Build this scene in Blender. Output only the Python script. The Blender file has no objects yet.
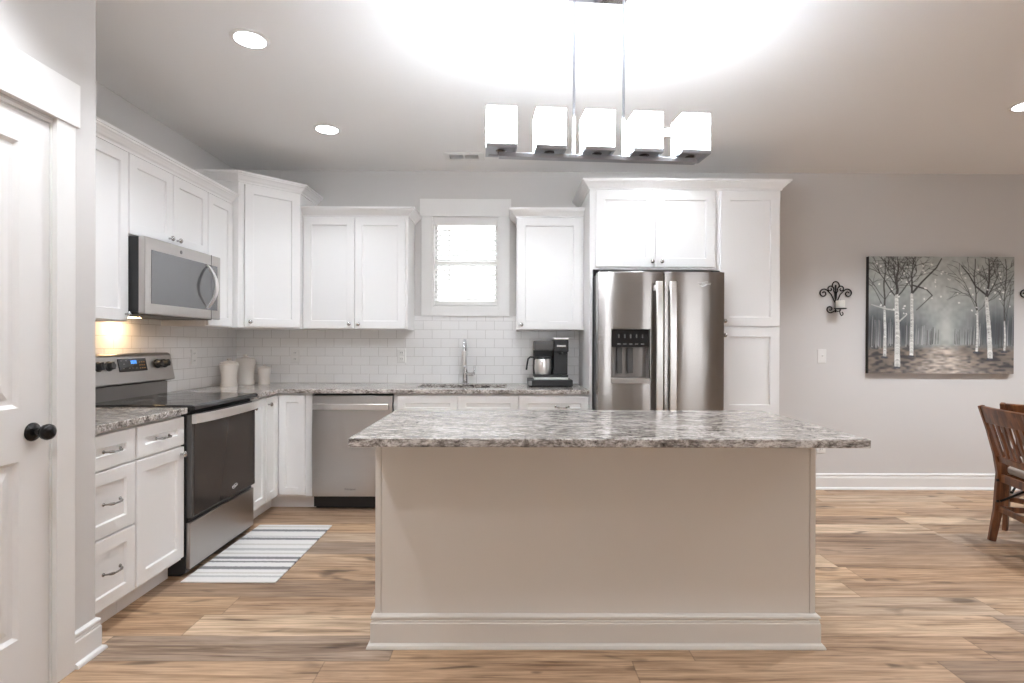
import bpy, bmesh, math, random
import numpy as np
from mathutils import Matrix, Vector, Euler

sc = bpy.context.scene
PI = math.pi
random.seed(7)

# ------------------------------------------------------------------ camera, sky, exposure
F_PX = 541.874
cam_d = bpy.data.cameras.new('camera')
cam = bpy.data.objects.new('camera', cam_d)
sc.collection.objects.link(cam)
sc.camera = cam
cam_d.sensor_fit = 'HORIZONTAL'
cam_d.sensor_width = 36.0
cam_d.lens = 36.0 * F_PX / 1024.0
cam_d.shift_y = 3.11 / 1024.0
cam_d.clip_start = 0.05
YAW, PITCH, ROLL = 0.0056, -0.0031, 0.0037
cam.matrix_world = (Matrix.Translation((2.3669, -4.7153, 1.2659)) @ Matrix.Rotation(-YAW, 4, 'Z')
                    @ Matrix.Rotation(PI / 2 + PITCH, 4, 'X') @ Matrix.Rotation(ROLL, 4, 'Z'))

sc.view_settings.view_transform = 'Standard'
sc.view_settings.look = 'None'
sc.view_settings.gamma = 1.0
sc.view_settings.use_curve_mapping = False
sc.view_settings.exposure = 0.80
sc.cycles.use_denoising = True
sc.cycles.max_bounces = 10
sc.cycles.diffuse_bounces = 6
sc.cycles.glossy_bounces = 5
sc.cycles.sample_clamp_indirect = 6.0
sc.cycles.caustics_reflective = False
sc.cycles.caustics_refractive = False

WORLD = 5.0        # daylight beyond the windows
SHADE = 22.0        # glow of the chandelier's glass shades
CAN = 14.0         # lenses of the recessed lamps
CAN_W = 40.0       # their downlight, watts
w = bpy.data.worlds.new('daylight')
sc.world = w
w.use_nodes = True
w.node_tree.nodes['Background'].inputs[0].default_value = (0.95, 0.97, 1.0, 1)
w.node_tree.nodes['Background'].inputs[1].default_value = WORLD


# ------------------------------------------------------------------ materials
def s2l(c):
    return tuple(((v / 255.0) / 12.92 if v / 255.0 <= 0.04045 else (((v / 255.0) + 0.055) / 1.055) ** 2.4) for v in c)


def mat(name, col, rough=0.5, metal=0.0, **kw):
    m = bpy.data.materials.new(name)
    m.use_nodes = True
    b = m.node_tree.nodes['Principled BSDF']
    b.inputs['Base Color'].default_value = (*col, 1)
    b.inputs['Roughness'].default_value = rough
    b.inputs['Metallic'].default_value = metal
    for k, v in kw.items():
        b.inputs[k.replace('_', ' ')].default_value = v
    return m


def N(m, t, **kw):
    n = m.node_tree.nodes.new(t)
    for k, v in kw.items():
        setattr(n, k, v)
    return n


def L(m, a, b):
    m.node_tree.links.new(a, b)


def P(m):
    return m.node_tree.nodes['Principled BSDF']


def math_n(m, op, a, b=None):
    n = N(m, 'ShaderNodeMath', operation=op)
    for i, v in enumerate((a, b)):
        if v is None:
            continue
        if isinstance(v, (int, float)):
            n.inputs[i].default_value = v
        else:
            L(m, v, n.inputs[i])
    return n.outputs[0]


def noise(m, vec, scale, detail=3.0, rough=0.5, dist=0.0):
    n = N(m, 'ShaderNodeTexNoise')
    n.inputs['Scale'].default_value = scale
    n.inputs['Detail'].default_value = detail
    n.inputs['Roughness'].default_value = rough
    n.inputs['Distortion'].default_value = dist
    if vec is not None:
        L(m, vec, n.inputs['Vector'])
    return n


def mapping(m, vec, scale=(1, 1, 1), loc=(0, 0, 0), rot=(0, 0, 0)):
    n = N(m, 'ShaderNodeMapping')
    n.inputs['Scale'].default_value = scale
    n.inputs['Location'].default_value = loc
    n.inputs['Rotation'].default_value = rot
    L(m, vec, n.inputs['Vector'])
    return n.outputs[0]


def ramp(m, fac, stops, interp='LINEAR'):
    n = N(m, 'ShaderNodeValToRGB')
    cr = n.color_ramp
    cr.interpolation = interp
    while len(cr.elements) > 1:
        cr.elements.remove(cr.elements[-1])
    for i, (p, c) in enumerate(stops):
        e = cr.elements[0] if i == 0 else cr.elements.new(p)
        e.position = p
        e.color = (*c, 1) if len(c) == 3 else c
    L(m, fac, n.inputs[0])
    return n.outputs[0]


def mix(m, fac, a, b, mode='MIX'):
    n = N(m, 'ShaderNodeMix', data_type='RGBA', blend_type=mode)
    for s, v in ((n.inputs[0], fac), (n.inputs[6], a), (n.inputs[7], b)):
        if isinstance(v, (int, float)):
            s.default_value = v
        elif isinstance(v, tuple):
            s.default_value = (*v, 1)
        else:
            L(m, v, s)
    return n.outputs[2]


def bump(m, h, strength, dist=0.01):
    n = N(m, 'ShaderNodeBump')
    n.inputs['Strength'].default_value = strength
    n.inputs['Distance'].default_value = dist
    L(m, h, n.inputs['Height'])
    L(m, n.outputs[0], P(m).inputs['Normal'])


def objco(m):
    return N(m, 'ShaderNodeTexCoord').outputs['Object']


def painted(name, col, rough, grain=90, strength=0.06):
    m = mat(name, col, rough)
    n = noise(m, objco(m), grain, 2)
    bump(m, n.outputs[0], strength, 0.002)
    return m


WALL = painted('wall_paint', (0.635, 0.615, 0.60), 0.75, 120, 0.08)
CEIL = painted('ceiling_paint', (0.86, 0.85, 0.84), 0.9, 110, 0.1)
TRIM = painted('trim_paint', (0.80, 0.79, 0.775), 0.38, 40, 0.02)
CAB = painted('cabinet_lacquer', (0.875, 0.87, 0.865), 0.32, 30, 0.015)
ISL = painted('island_paint', (0.69, 0.65, 0.595), 0.4, 30, 0.02)
DOORW = painted('door_paint', (0.80, 0.785, 0.77), 0.42, 40, 0.02)


def steel_mat(name, col, rough, aniso=0.75):
    m = mat(name, col, rough, 1.0, Anisotropic=aniso)
    P(m).inputs['Anisotropic Rotation'].default_value = 0.25
    t = N(m, 'ShaderNodeTangent', direction_type='RADIAL', axis='Z')
    L(m, t.outputs[0], P(m).inputs['Tangent'])
    n = noise(m, mapping(m, objco(m), (3, 3, 500)), 1.0, 3)
    L(m, ramp(m, n.outputs[0], [(0.3, (rough * .94,) * 3), (0.7, (rough * 1.06,) * 3)]), P(m).inputs['Roughness'])
    wv = noise(m, mapping(m, objco(m), (5, 5, .8)), 1.0, 2)
    bump(m, wv.outputs[0], 0.35, 0.010)
    return m


STEEL = steel_mat('brushed_steel', (0.52, 0.495, 0.475), 0.30)
STEEL_F = steel_mat('refrigerator_steel', (0.42, 0.40, 0.385), 0.24, 0.85)
STEEL_D = steel_mat('dark_brushed_steel', (0.30, 0.285, 0.275), 0.32)
PANM = mat('grey_chrome', (0.42, 0.43, 0.46), 0.30, 1.0)
BRIGHT = mat('satin_steel', (0.90, 0.885, 0.87), 0.30, 1.0)
CHROME = mat('chrome', (0.80, 0.80, 0.82), 0.08, 1.0)
NICKEL = mat('dark_nickel', (0.34, 0.33, 0.32), 0.25, 1.0)
BLACKM = mat('black_plastic', (0.016, 0.016, 0.017), 0.38)
CHAR = mat('charcoal_enamel', (0.075, 0.072, 0.070), 0.40)
GLASSB = mat('black_glass', (0.012, 0.012, 0.013), 0.06, 0.0, Specular_IOR_Level=0.7)
OVENG = mat('oven_glass', (0.075, 0.066, 0.062), 0.10, 0.35, Specular_IOR_Level=0.6)
MWG = mat('microwave_glass', (0.20, 0.20, 0.205), 0.10, 0.75)
GREYP = mat('grey_plastic', (0.22, 0.215, 0.21), 0.45)
WHITEP = mat('white_plastic', (0.80, 0.79, 0.77), 0.35)
SLOT = mat('dark_slot', (0.03, 0.03, 0.03), 0.6)
IRON = mat('black_iron', (0.014, 0.012, 0.011), 0.45, 0.4)
BRONZE = mat('dark_bronze', (0.022, 0.020, 0.020), 0.22, 0.7)
WAX = mat('candle_wax', (0.82, 0.80, 0.75), 0.5, Subsurface_Weight=0.0)
CERAM = mat('cream_ceramic', (0.76, 0.715, 0.665), 0.30)
BADGE = mat('badge_silver', (0.86, 0.86, 0.86), 0.3, 0.6)
BADGE_D = mat('badge_grey', (0.20, 0.19, 0.185), 0.4, 0.5)
KNOBM = mat('satin_nickel_knob', (0.50, 0.49, 0.48), 0.22, 1.0)


def emis(name, col, strength):
    m = mat(name, col, 0.5)
    P(m).inputs['Emission Color'].default_value = (*col, 1)
    P(m).inputs['Emission Strength'].default_value = strength
    return m


SHADEM = emis('lit_opal_glass', (0.94, 0.99, 1.05), SHADE)
CANM = emis('lit_lamp_lens', (0.94, 0.99, 1.05), CAN)
WARMM = emis('warm_task_lamp', (1.0, 0.66, 0.36), 48.0)
BLUE = emis('blue_display', (0.10, 0.35, 0.9), 0.8)
AMBER = mat('amber_print', (0.55, 0.30, 0.10), 0.5)

# wood plank floor -------------------------------------------------
FLOOR = mat('oak_planks', (0.4, 0.3, 0.2), 0.42)


def build_floor_mat(m):
    sep = N(m, 'ShaderNodeSeparateXYZ')
    L(m, objco(m), sep.inputs[0])
    X, Y = sep.outputs[0], sep.outputs[1]
    PW, PL = 0.182, 1.22
    ry = math_n(m, 'DIVIDE', math_n(m, 'ADD', Y, 20.035), PW)
    row = math_n(m, 'FLOOR', ry)
    wn = N(m, 'ShaderNodeTexWhiteNoise', noise_dimensions='1D')
    L(m, row, wn.inputs['W'])
    rx = math_n(m, 'ADD', math_n(m, 'DIVIDE', X, PL), math_n(m, 'MULTIPLY', wn.outputs['Value'], 7.3))
    col = math_n(m, 'FLOOR', rx)
    cmb = N(m, 'ShaderNodeCombineXYZ')
    L(m, row, cmb.inputs[0])
    L(m, col, cmb.inputs[1])
    wn2 = N(m, 'ShaderNodeTexWhiteNoise', noise_dimensions='2D')
    L(m, cmb.outputs[0], wn2.inputs['Vector'])
    rnd = wn2.outputs['Value']
    # grain coordinates shifted per plank
    off = N(m, 'ShaderNodeVectorMath', operation='MULTIPLY_ADD')
    L(m, wn2.outputs['Color'], off.inputs[0])
    off.inputs[1].default_value = (13, 17, 5)
    L(m, objco(m), off.inputs[2])
    co = off.outputs[0]
    base = ramp(m, rnd, [(0.0, s2l((140, 122, 108))), (0.2, s2l((182, 156, 132))), (0.42, s2l((204, 175, 144))),
                         (0.62, s2l((186, 156, 128))), (0.82, s2l((222, 200, 174))), (1.0, s2l((164, 147, 133)))])
    g1 = noise(m, mapping(m, co, (1.1, 14, 1)), 1.6, 5, 0.62, 0.6)
    g2 = noise(m, mapping(m, co, (4, 85, 1)), 1.0, 4, 0.6)
    streak = ramp(m, g1.outputs[0], [(0.28, (0.42, 0.36, 0.31)), (0.40, (0.76, 0.71, 0.67)), (0.50, (1.0, 0.99, 0.98)), (0.62, (1.12, 1.12, 1.12)), (0.75, (1.28, 1.29, 1.30))])
    fine = ramp(m, g2.outputs[0], [(0.3, (0.70, 0.68, 0.66)), (0.7, (1.2, 1.2, 1.2))])
    c = mix(m, 1.0, mix(m, 1.0, base, streak, 'MULTIPLY'), fine, 'MULTIPLY')
    g3 = noise(m, mapping(m, co, (2.2, 70, 1)), 1.0, 5, 0.65, 0.4)
    lf = ramp(m, g3.outputs[0], [(0.54, (0, 0, 0)), (0.63, (1, 1, 1))])
    c = mix(m, math_n(m, 'MULTIPLY', lf, 0.42), c, s2l((96, 70, 50)))
    # knots and dark checks
    k = noise(m, mapping(m, co, (3.2, 11, 1)), 1.0, 2, 0.5, 0.3)
    kf = ramp(m, k.outputs[0], [(0.63, (0, 0, 0)), (0.72, (1, 1, 1))])
    c = mix(m, math_n(m, 'MULTIPLY', kf, 0.75), c, s2l((70, 50, 36)))
    # seams
    fy = math_n(m, 'FRACT', ry)
    ey = math_n(m, 'MINIMUM', fy, math_n(m, 'SUBTRACT', 1.0, fy))
    fx = math_n(m, 'FRACT', rx)
    ex = math_n(m, 'MULTIPLY', math_n(m, 'MINIMUM', fx, math_n(m, 'SUBTRACT', 1.0, fx)), PL / PW)
    e = math_n(m, 'MINIMUM', ey, ex)
    seam = ramp(m, e, [(0.0, (0.62, 0.6, 0.58)), (0.012, (0.8, 0.8, 0.8)), (0.02, (1, 1, 1))])
    c = mix(m, 1.0, c, seam, 'MULTIPLY')
    c = mix(m, 1.0, c, (0.86, 0.82, 0.78), 'MULTIPLY')
    L(m, c, P(m).inputs['Base Color'])
    L(m, ramp(m, g1.outputs[0], [(0.3, (0.50,) * 3), (0.7, (0.36,) * 3)]), P(m).inputs['Roughness'])
    P(m).inputs['Specular IOR Level'].default_value = 0.35
    h = mix(m, 0.5, seam, fine)
    bump(m, h, 0.10, 0.003)


build_floor_mat(FLOOR)

# granite ---------------------------------------------------------
GRAN = mat('granite', (0.4, 0.38, 0.36), 0.16)


def build_granite(m):
    co = objco(m)
    wv = noise(m, mapping(m, co, (1.0, 1.6, 2.0)), 2.2, 3, 0.6)
    vec = N(m, 'ShaderNodeVectorMath', operation='MULTIPLY_ADD')
    L(m, wv.outputs['Color'], vec.inputs[0])
    vec.inputs[1].default_value = (0.25, 0.10, 0.05)
    L(m, co, vec.inputs[2])
    v = vec.outputs[0]
    a = noise(m, mapping(m, v, (16, 42, 42)), 1.0, 6, 0.70, 0.4)
    b = noise(m, mapping(m, v, (60, 110, 110)), 1.0, 4, 0.7)
    big = noise(m, mapping(m, v, (1.8, 5.0, 5)), 1.0, 3, 0.5, 0.8)
    f = math_n(m, 'ADD', math_n(m, 'ADD', math_n(m, 'MULTIPLY', a.outputs[0], 0.48), math_n(m, 'MULTIPLY', b.outputs[0], 0.40)),
               math_n(m, 'MULTIPLY', big.outputs[0], 0.12))
    c = ramp(m, f, [(0.37, s2l((56, 51, 47))), (0.44, s2l((112, 105, 99))), (0.50, s2l((164, 157, 151))), (0.555, s2l((206, 201, 196))), (0.66, s2l((226, 222, 218)))])
    L(m, c, P(m).inputs['Base Color'])


build_granite(GRAN)

# subway tile -------------------------------------------------------
TILE = mat('subway_tile', (0.75, 0.74, 0.72), 0.18)


def build_tile(m, name_axis):
    sep = N(m, 'ShaderNodeSeparateXYZ')
    L(m, objco(m), sep.inputs[0])
    cmb = N(m, 'ShaderNodeCombineXYZ')
    L(m, sep.outputs[0 if name_axis == 'x' else 1], cmb.inputs[0])
    L(m, math_n(m, 'SUBTRACT', sep.outputs[2], 0.914), cmb.inputs[1])
    br = N(m, 'ShaderNodeTexBrick')
    L(m, cmb.outputs[0], br.inputs['Vector'])
    br.inputs['Scale'].default_value = 1.0
    br.inputs['Brick Width'].default_value = 0.1545
    br.inputs['Row Height'].default_value = 0.0773
    br.inputs['Mortar Size'].default_value = 0.0016
    br.inputs['Mortar Smooth'].default_value = 0.1
    br.inputs['Color1'].default_value = (0.86, 0.85, 0.84, 1)
    br.inputs['Color2'].default_value = (0.88, 0.87, 0.86, 1)
    br.inputs['Mortar'].default_value = (0.60, 0.58, 0.56, 1)
    L(m, br.outputs['Color'], P(m).inputs['Base Color'])
    inv = math_n(m, 'SUBTRACT', 1.0, br.outputs['Fac'])
    bump(m, inv, 0.35, 0.002)


build_tile(TILE, 'x')
TILE_L = mat('subway_tile_side', (0.75, 0.74, 0.72), 0.18)
build_tile(TILE_L, 'y')

# woods, cloth -------------------------------------------------------
WOOD = mat('brown_stained_wood', (0.2, 0.08, 0.03), 0.33)


def build_wood(m):
    n = noise(m, mapping(m, objco(m), (30, 30, 3)), 1.0, 4, 0.6, 0.5)
    L(m, ramp(m, n.outputs[0], [(0.3, s2l((62, 34, 17))), (0.5, s2l((104, 61, 33))), (0.7, s2l((136, 86, 50)))]), P(m).inputs['Base Color'])


build_wood(WOOD)
CUSH = mat('oatmeal_fabric', s2l((186, 176, 166)), 0.9)
bump(CUSH, noise(CUSH, objco(CUSH), 400, 2).outputs[0], 0.4, 0.002)

MATM = mat('woven_mat', (0.7, 0.7, 0.7), 0.9)


def build_mat(m):
    sep = N(m, 'ShaderNodeSeparateXYZ')
    L(m, objco(m), sep.inputs[0])
    t = math_n(m, 'ADD', math_n(m, 'DIVIDE', sep.outputs[1], 0.89), 0.0)
    W, G, D, I = s2l((226, 223, 220)), s2l((190, 188, 186)), s2l((132, 131, 131)), s2l((205, 200, 194))
    st = [(0.0, W), (0.060, G), (0.084, W), (0.111, I), (0.131, W), (0.174, D), (0.218, W), (0.281, D), (0.303, W), (0.335, D), (0.375, W), (0.417, I), (0.441, W), (0.478, G), (0.522, W), (0.577, I), (0.605, W), (0.678, D), (0.722, W), (0.742, G), (0.754, W), (0.851, D), (0.891, W), (0.941, I), (0.965, W)]
    nz = noise(m, mapping(m, objco(m), (60, 6, 1)), 1.0, 2)
    tt = math_n(m, 'ADD', t, math_n(m, 'MULTIPLY', math_n(m, 'SUBTRACT', nz.outputs[0], 0.5), 0.012))
    L(m, ramp(m, tt, st, 'CONSTANT'), P(m).inputs['Base Color'])
    bump(m, noise(m, objco(m), 300, 2).outputs[0], 0.3, 0.002)


build_mat(MATM)

# thin window glass, blind slats
GLASS = bpy.data.materials.new('window_glass')
GLASS.use_nodes = True
_nt = GLASS.node_tree
_nt.nodes.remove(_nt.nodes['Principled BSDF'])
_o = _nt.nodes['Material Output']
_t = _nt.nodes.new('ShaderNodeBsdfTransparent')
_g = _nt.nodes.new('ShaderNodeBsdfGlossy')
_g.inputs['Roughness'].default_value = 0.02
_f = _nt.nodes.new('ShaderNodeFresnel')
_m = _nt.nodes.new('ShaderNodeMixShader')
_nt.links.new(_f.outputs[0], _m.inputs[0])
_nt.links.new(_t.outputs[0], _m.inputs[1])
_nt.links.new(_g.outputs[0], _m.inputs[2])
_nt.links.new(_m.outputs[0], _o.inputs[0])

SLATM = bpy.data.materials.new('blind_slat')
SLATM.use_nodes = True
_nt = SLATM.node_tree
_pb = _nt.nodes['Principled BSDF']
_pb.inputs['Base Color'].default_value = (0.92, 0.92, 0.91, 1)
_pb.inputs['Roughness'].default_value = 0.5
_tl = _nt.nodes.new('ShaderNodeBsdfTranslucent')
_tl.inputs[0].default_value = (0.95, 0.95, 0.94, 1)
_mx = _nt.nodes.new('ShaderNodeMixShader')
_mx.inputs[0].default_value = 0.42
_nt.links.new(_pb.outputs[0], _mx.inputs[1])
_nt.links.new(_tl.outputs[0], _mx.inputs[2])
_nt.links.new(_mx.outputs[0], _nt.nodes['Material Output'].inputs[0])


# ------------------------------------------------------------------ mesh builder
class MB:
    def __init__(self, T=None):
        self.bm = bmesh.new()
        self.T = T or Matrix.Identity(4)

    def v(self, p):
        return self.bm.verts.new(self.T @ Vector(p))

    def face(self, vs):
        try:
            return self.bm.faces.new(vs)
        except ValueError:
            return None

    def box(self, x0, x1, y0, y1, z0, z1):
        x0, x1 = min(x0, x1), max(x0, x1)
        y0, y1 = min(y0, y1), max(y0, y1)
        z0, z1 = min(z0, z1), max(z0, z1)
        c = [self.v((x, y, z)) for z in (z0, z1) for y in (y0, y1) for x in (x0, x1)]
        for f in ((0, 2, 3, 1), (4, 5, 7, 6), (0, 1, 5, 4), (2, 6, 7, 3), (0, 4, 6, 2), (1, 3, 7, 5)):
            self.face([c[i] for i in f])
        return self

    def prism(self, poly, z0, z1):
        a = [self.v((x, y, z0)) for x, y in poly]
        b = [self.v((x, y, z1)) for x, y in poly]
        n = len(poly)
        self.face(a[::-1])
        self.face(b)
        for i in range(n):
            self.face([a[i], a[(i + 1) % n], b[(i + 1) % n], b[i]])
        return self

    def extrude_x(self, poly_yz, x0, x1):
        a = [self.v((x0, y, z)) for y, z in poly_yz]
        b = [self.v((x1, y, z)) for y, z in poly_yz]
        n = len(poly_yz)
        self.face(a[::-1])
        self.face(b)
        for i in range(n):
            self.face([a[i], a[(i + 1) % n], b[(i + 1) % n], b[i]])
        return self

    def lathe(self, prof, c=(0, 0, 0), axis='z', seg=24):
        rings = []
        for r, h in prof:
            ring = []
            for i in range(seg):
                a = 2 * PI * i / seg
                u, w_ = r * math.cos(a), r * math.sin(a)
                p = {'z': (u, w_, h), 'y': (u, -h, w_), 'x': (h, u, w_)}[axis]
                ring.append(self.v((c[0] + p[0], c[1] + p[1], c[2] + p[2])))
            rings.append(ring)
        for a, b in zip(rings, rings[1:]):
            for i in range(seg):
                self.face([a[i], a[(i + 1) % seg], b[(i + 1) % seg], b[i]])
        self.face(rings[0][::-1])
        self.face(rings[-1])
        return self

    def tube(self, pts, r, seg=8, closed=False):
        pts = [Vector(p) for p in pts]
        rs = r if isinstance(r, (list, tuple)) else [r] * len(pts)
        n = len(pts)
        up = None
        rings = []
        for i in range(n):
            if closed:
                d = pts[(i + 1) % n] - pts[i - 1]
            else:
                d = pts[min(i + 1, n - 1)] - pts[max(i - 1, 0)]
            d.normalize()
            if up is None:
                up = Vector((0, 0, 1)) if abs(d.z) < 0.9 else Vector((1, 0, 0))
            a = d.cross(up)
            if a.length < 1e-5:
                a = d.cross(Vector((0, 1, 0.3)))
            a.normalize()
            b = a.cross(d).normalized()
            up = b
            rings.append([self.v(pts[i] + a * math.cos(2 * PI * k / seg) * rs[i] + b * math.sin(2 * PI * k / seg) * rs[i]) for k in range(seg)])
        rng = range(n) if closed else range(n - 1)
        for i in rng:
            A, B = rings[i], rings[(i + 1) % n]
            for k in range(seg):
                self.face([A[k], A[(k + 1) % seg], B[(k + 1) % seg], B[k]])
        if not closed:
            self.face(rings[0][::-1])
            self.face(rings[-1])
        return self

    def bar(self, pts, w_, h_, side=(1, 0, 0)):
        """rectangular bar along pts; w_ along `side`, h_ along the other normal (each a number or a list)"""
        pts = [Vector(p) for p in pts]
        n = len(pts)
        ws = w_ if isinstance(w_, (list, tuple)) else [w_] * n
        hs = h_ if isinstance(h_, (list, tuple)) else [h_] * n
        rings = []
        for i in range(n):
            d = (pts[min(i + 1, n - 1)] - pts[max(i - 1, 0)]).normalized()
            s = Vector(side)
            s = (s - d * s.dot(d)).normalized()
            t = d.cross(s)
            a, b = s * ws[i] / 2, t * hs[i] / 2
            rings.append([self.v(pts[i] + q) for q in (-a - b, a - b, a + b, -a + b)])
        for A, B in zip(rings, rings[1:]):
            for k in range(4):
                self.face([A[k], A[(k + 1) % 4], B[(k + 1) % 4], B[k]])
        self.face(rings[0][::-1])
        self.face(rings[-1])
        return self

    def sweep(self, path, prof, z=0.0, closed=False):
        n = len(path)
        pv = [Vector((p[0], p[1])) for p in path]
        segs = [(pv[(i + 1) % n] - pv[i]).normalized() for i in range(n if closed else n - 1)]
        nor = [Vector((d.y, -d.x)) for d in segs]
        rings = []
        for i in range(n):
            if closed:
                a, b = nor[i - 1], nor[i]
            else:
                a, b = nor[max(i - 1, 0)], nor[min(i, n - 2)]
            mv = (a + b) / (1 + a.dot(b))
            rings.append([self.v((pv[i].x + mv.x * o, pv[i].y + mv.y * o, z + h)) for o, h in prof])
        k = len(prof)
        for i in range(n if closed else n - 1):
            A, B = rings[i], rings[(i + 1) % n]
            for j in range(k):
                self.face([A[j], B[j], B[(j + 1) % k], A[(j + 1) % k]])
        if not closed:
            self.face(rings[0])
            self.face(rings[-1][::-1])
        return self

    def shaker(self, x0, x1, z0, z1, yb, th=0.02, st=0.058, rec=0.010, slope=0.004):
        """recessed-panel front facing -y, its back at y = yb"""
        yf = yb - th

        def rect(o, y):
            return [self.v(p) for p in ((x0 + o, y, z0 + o), (x1 - o, y, z0 + o), (x1 - o, y, z1 - o), (x0 + o, y, z1 - o))]
        e = 0.0025
        B, S, A, I, R = rect(0, yb), rect(0, yf + e), rect(e, yf), rect(st, yf), rect(st + slope, yf + rec)
        for P0, P1 in ((B, S), (S, A), (A, I), (I, R)):
            for i in range(4):
                self.face([P0[i], P0[(i + 1) % 4], P1[(i + 1) % 4], P1[i]])
        self.face(R)
        self.face(B[::-1])
        return self

    def slab(self, us, vs, holes, w0, w1, order='xzy'):
        """slab of cells us x vs with rectangular holes (u0,u1,v0,v1); thickness w0..w1; order says which axes u, v, w are"""
        idx = ['xyz'.index(c) for c in order]

        def pt(u, v_, w_):
            p = [0, 0, 0]
            p[idx[0]], p[idx[1]], p[idx[2]] = u, v_, w_
            return p
        us, vs = sorted(us), sorted(vs)
        nu, nv = len(us) - 1, len(vs) - 1

        def full(i, j):
            if not (0 <= i < nu and 0 <= j < nv):
                return False
            cu, cv = (us[i] + us[i + 1]) / 2, (vs[j] + vs[j + 1]) / 2
            return not any(a < cu < b and c < cv < d for a, b, c, d in holes)
        V = {}

        def g(i, j, k):
            if (i, j, k) not in V:
                V[(i, j, k)] = self.v(pt(us[i], vs[j], w1 if k else w0))
            return V[(i, j, k)]
        for i in range(nu):
            for j in range(nv):
                if not full(i, j):
                    continue
                self.face([g(i, j, 1), g(i + 1, j, 1), g(i + 1, j + 1, 1), g(i, j + 1, 1)])
                self.face([g(i, j, 0), g(i, j + 1, 0), g(i + 1, j + 1, 0), g(i + 1, j, 0)])
                if not full(i - 1, j):
                    self.face([g(i, j, 0), g(i, j, 1), g(i, j + 1, 1), g(i, j + 1, 0)])
                if not full(i + 1, j):
                    self.face([g(i + 1, j, 0), g(i + 1, j + 1, 0), g(i + 1, j + 1, 1), g(i + 1, j, 1)])
                if not full(i, j - 1):
                    self.face([g(i, j, 0), g(i + 1, j, 0), g(i + 1, j, 1), g(i, j, 1)])
                if not full(i, j + 1):
                    self.face([g(i, j + 1, 0), g(i, j + 1, 1), g(i + 1, j + 1, 1), g(i + 1, j + 1, 0)])
        return self

    def build(self, name, m, parent=None, bev=0.0, smooth=False, seg=2, label=None):
        bmesh.ops.recalc_face_normals(self.bm, faces=self.bm.faces)
        me = bpy.data.meshes.new(name)
        self.bm.to_mesh(me)
        self.bm.free()
        o = bpy.data.objects.new(name, me)
        sc.collection.objects.link(o)
        me.materials.append(m)
        if smooth:
            me.polygons.foreach_set('use_smooth', [True] * len(me.polygons))
            me.set_sharp_from_angle(angle=math.radians(40))
        if bev:
            md = o.modifiers.new('edge', 'BEVEL')
            md.width = bev
            md.segments = seg
            md.limit_method = 'ANGLE'
            md.angle_limit = math.radians(35)
        if parent is not None:
            o.parent = parent
        if label:
            o['label'] = label
        return o


def thing(name, label, cat, loc=(0, 0, 0), rz=0.0, group=None, kind=None):
    o = bpy.data.objects.new(name, None)
    o.empty_display_size = 0.1
    sc.collection.objects.link(o)
    o.location = loc
    o.rotation_euler = (0, 0, rz)
    o['label'] = label
    o['category'] = cat
    if group:
        o['group'] = group
    if kind:
        o['kind'] = kind
    return o


def tag(o, label, cat, group=None):
    o['label'] = label
    o['category'] = cat
    if group:
        o['group'] = group
    return o


def struct(o, label, cat):
    o['kind'] = 'structure'
    o['label'] = label
    o['category'] = cat
    return o


def dup(root, loc, rz, label):
    r = root.copy()
    sc.collection.objects.link(r)
    r.location = loc
    r.rotation_euler = (0, 0, rz)
    r['label'] = label
    for ch in list(root.children):
        c = ch.copy()
        sc.collection.objects.link(c)
        c.parent = r
        for g in list(ch.children):
            d = g.copy()
            sc.collection.objects.link(d)
            d.parent = c
    return r


def RZ(x, y, deg):
    return Matrix.Translation((x, y, 0)) @ Matrix.Rotation(math.radians(deg), 4, 'Z')


def lettering(text, size, depth, m, parent, T, name='logo'):
    cu = bpy.data.curves.new('letters', 'FONT')
    cu.body = text
    cu.size = size
    cu.extrude = depth
    cu.align_x = 'CENTER'
    cu.align_y = 'CENTER'
    t = bpy.data.objects.new('letters', cu)
    sc.collection.objects.link(t)
    dg = bpy.context.evaluated_depsgraph_get()
    me = bpy.data.meshes.new_from_object(t.evaluated_get(dg))
    bpy.data.objects.remove(t)
    me.transform(T)
    me.name = name
    o = bpy.data.objects.new(name, me)
    sc.collection.objects.link(o)
    me.materials.clear()
    me.materials.append(m)
    o.parent = parent
    return o


# ------------------------------------------------------------------ room shell
HC = 2.756
XR, YB = 8.6, -8.4            # right wall, wall behind the camera
PX, PY = 0.682, -2.498        # outer corner of the pantry wall

struct(MB().box(-0.3, XR + 0.2, YB - 0.2, 0.2, -0.1, 0).build('floor', FLOOR), 'wide oak look planks running across the room', 'floor')
struct(MB().box(-0.3, XR + 0.2, YB - 0.2, 0.2, HC, HC + 0.1).build('ceiling', CEIL), 'plain white painted ceiling', 'ceiling')
WX0, WX1, WZ0, WZ1 = 1.700, 2.275, 1.575, 2.355
struct(MB().slab([-0.12, WX0, WX1, XR], [0, WZ0, WZ1, HC], [(WX0, WX1, WZ0, WZ1)], 0, 0.15, 'xzy').build('wall_back', WALL),
       'greige wall behind the cabinets and the painting', 'wall')
struct(MB().box(-0.12, 0, -2.6, 0.0, 0, HC).build('wall_left', WALL), 'greige wall behind the stove and its cabinets', 'wall')
DY0, DY1, DZ = -3.435, -2.70, 2.078
struct(MB().slab([YB, DY0, DY1, PY - 0.115], [0, DZ, HC], [(DY0, DY1, -1, DZ)], PX - 0.115, PX, 'yzx').build('wall_pantry', WALL),
       'greige wall holding the white panel door', 'wall')
struct(MB().box(-0.12, PX, PY - 0.115, PY, 0, HC).build('wall_return', WALL), 'short wall end beside the drawers', 'wall')
struct(MB().box(XR, XR + 0.12, YB, 0.15, 0, HC).build('wall_right', WALL), 'greige wall at the dining side', 'wall')
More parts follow.
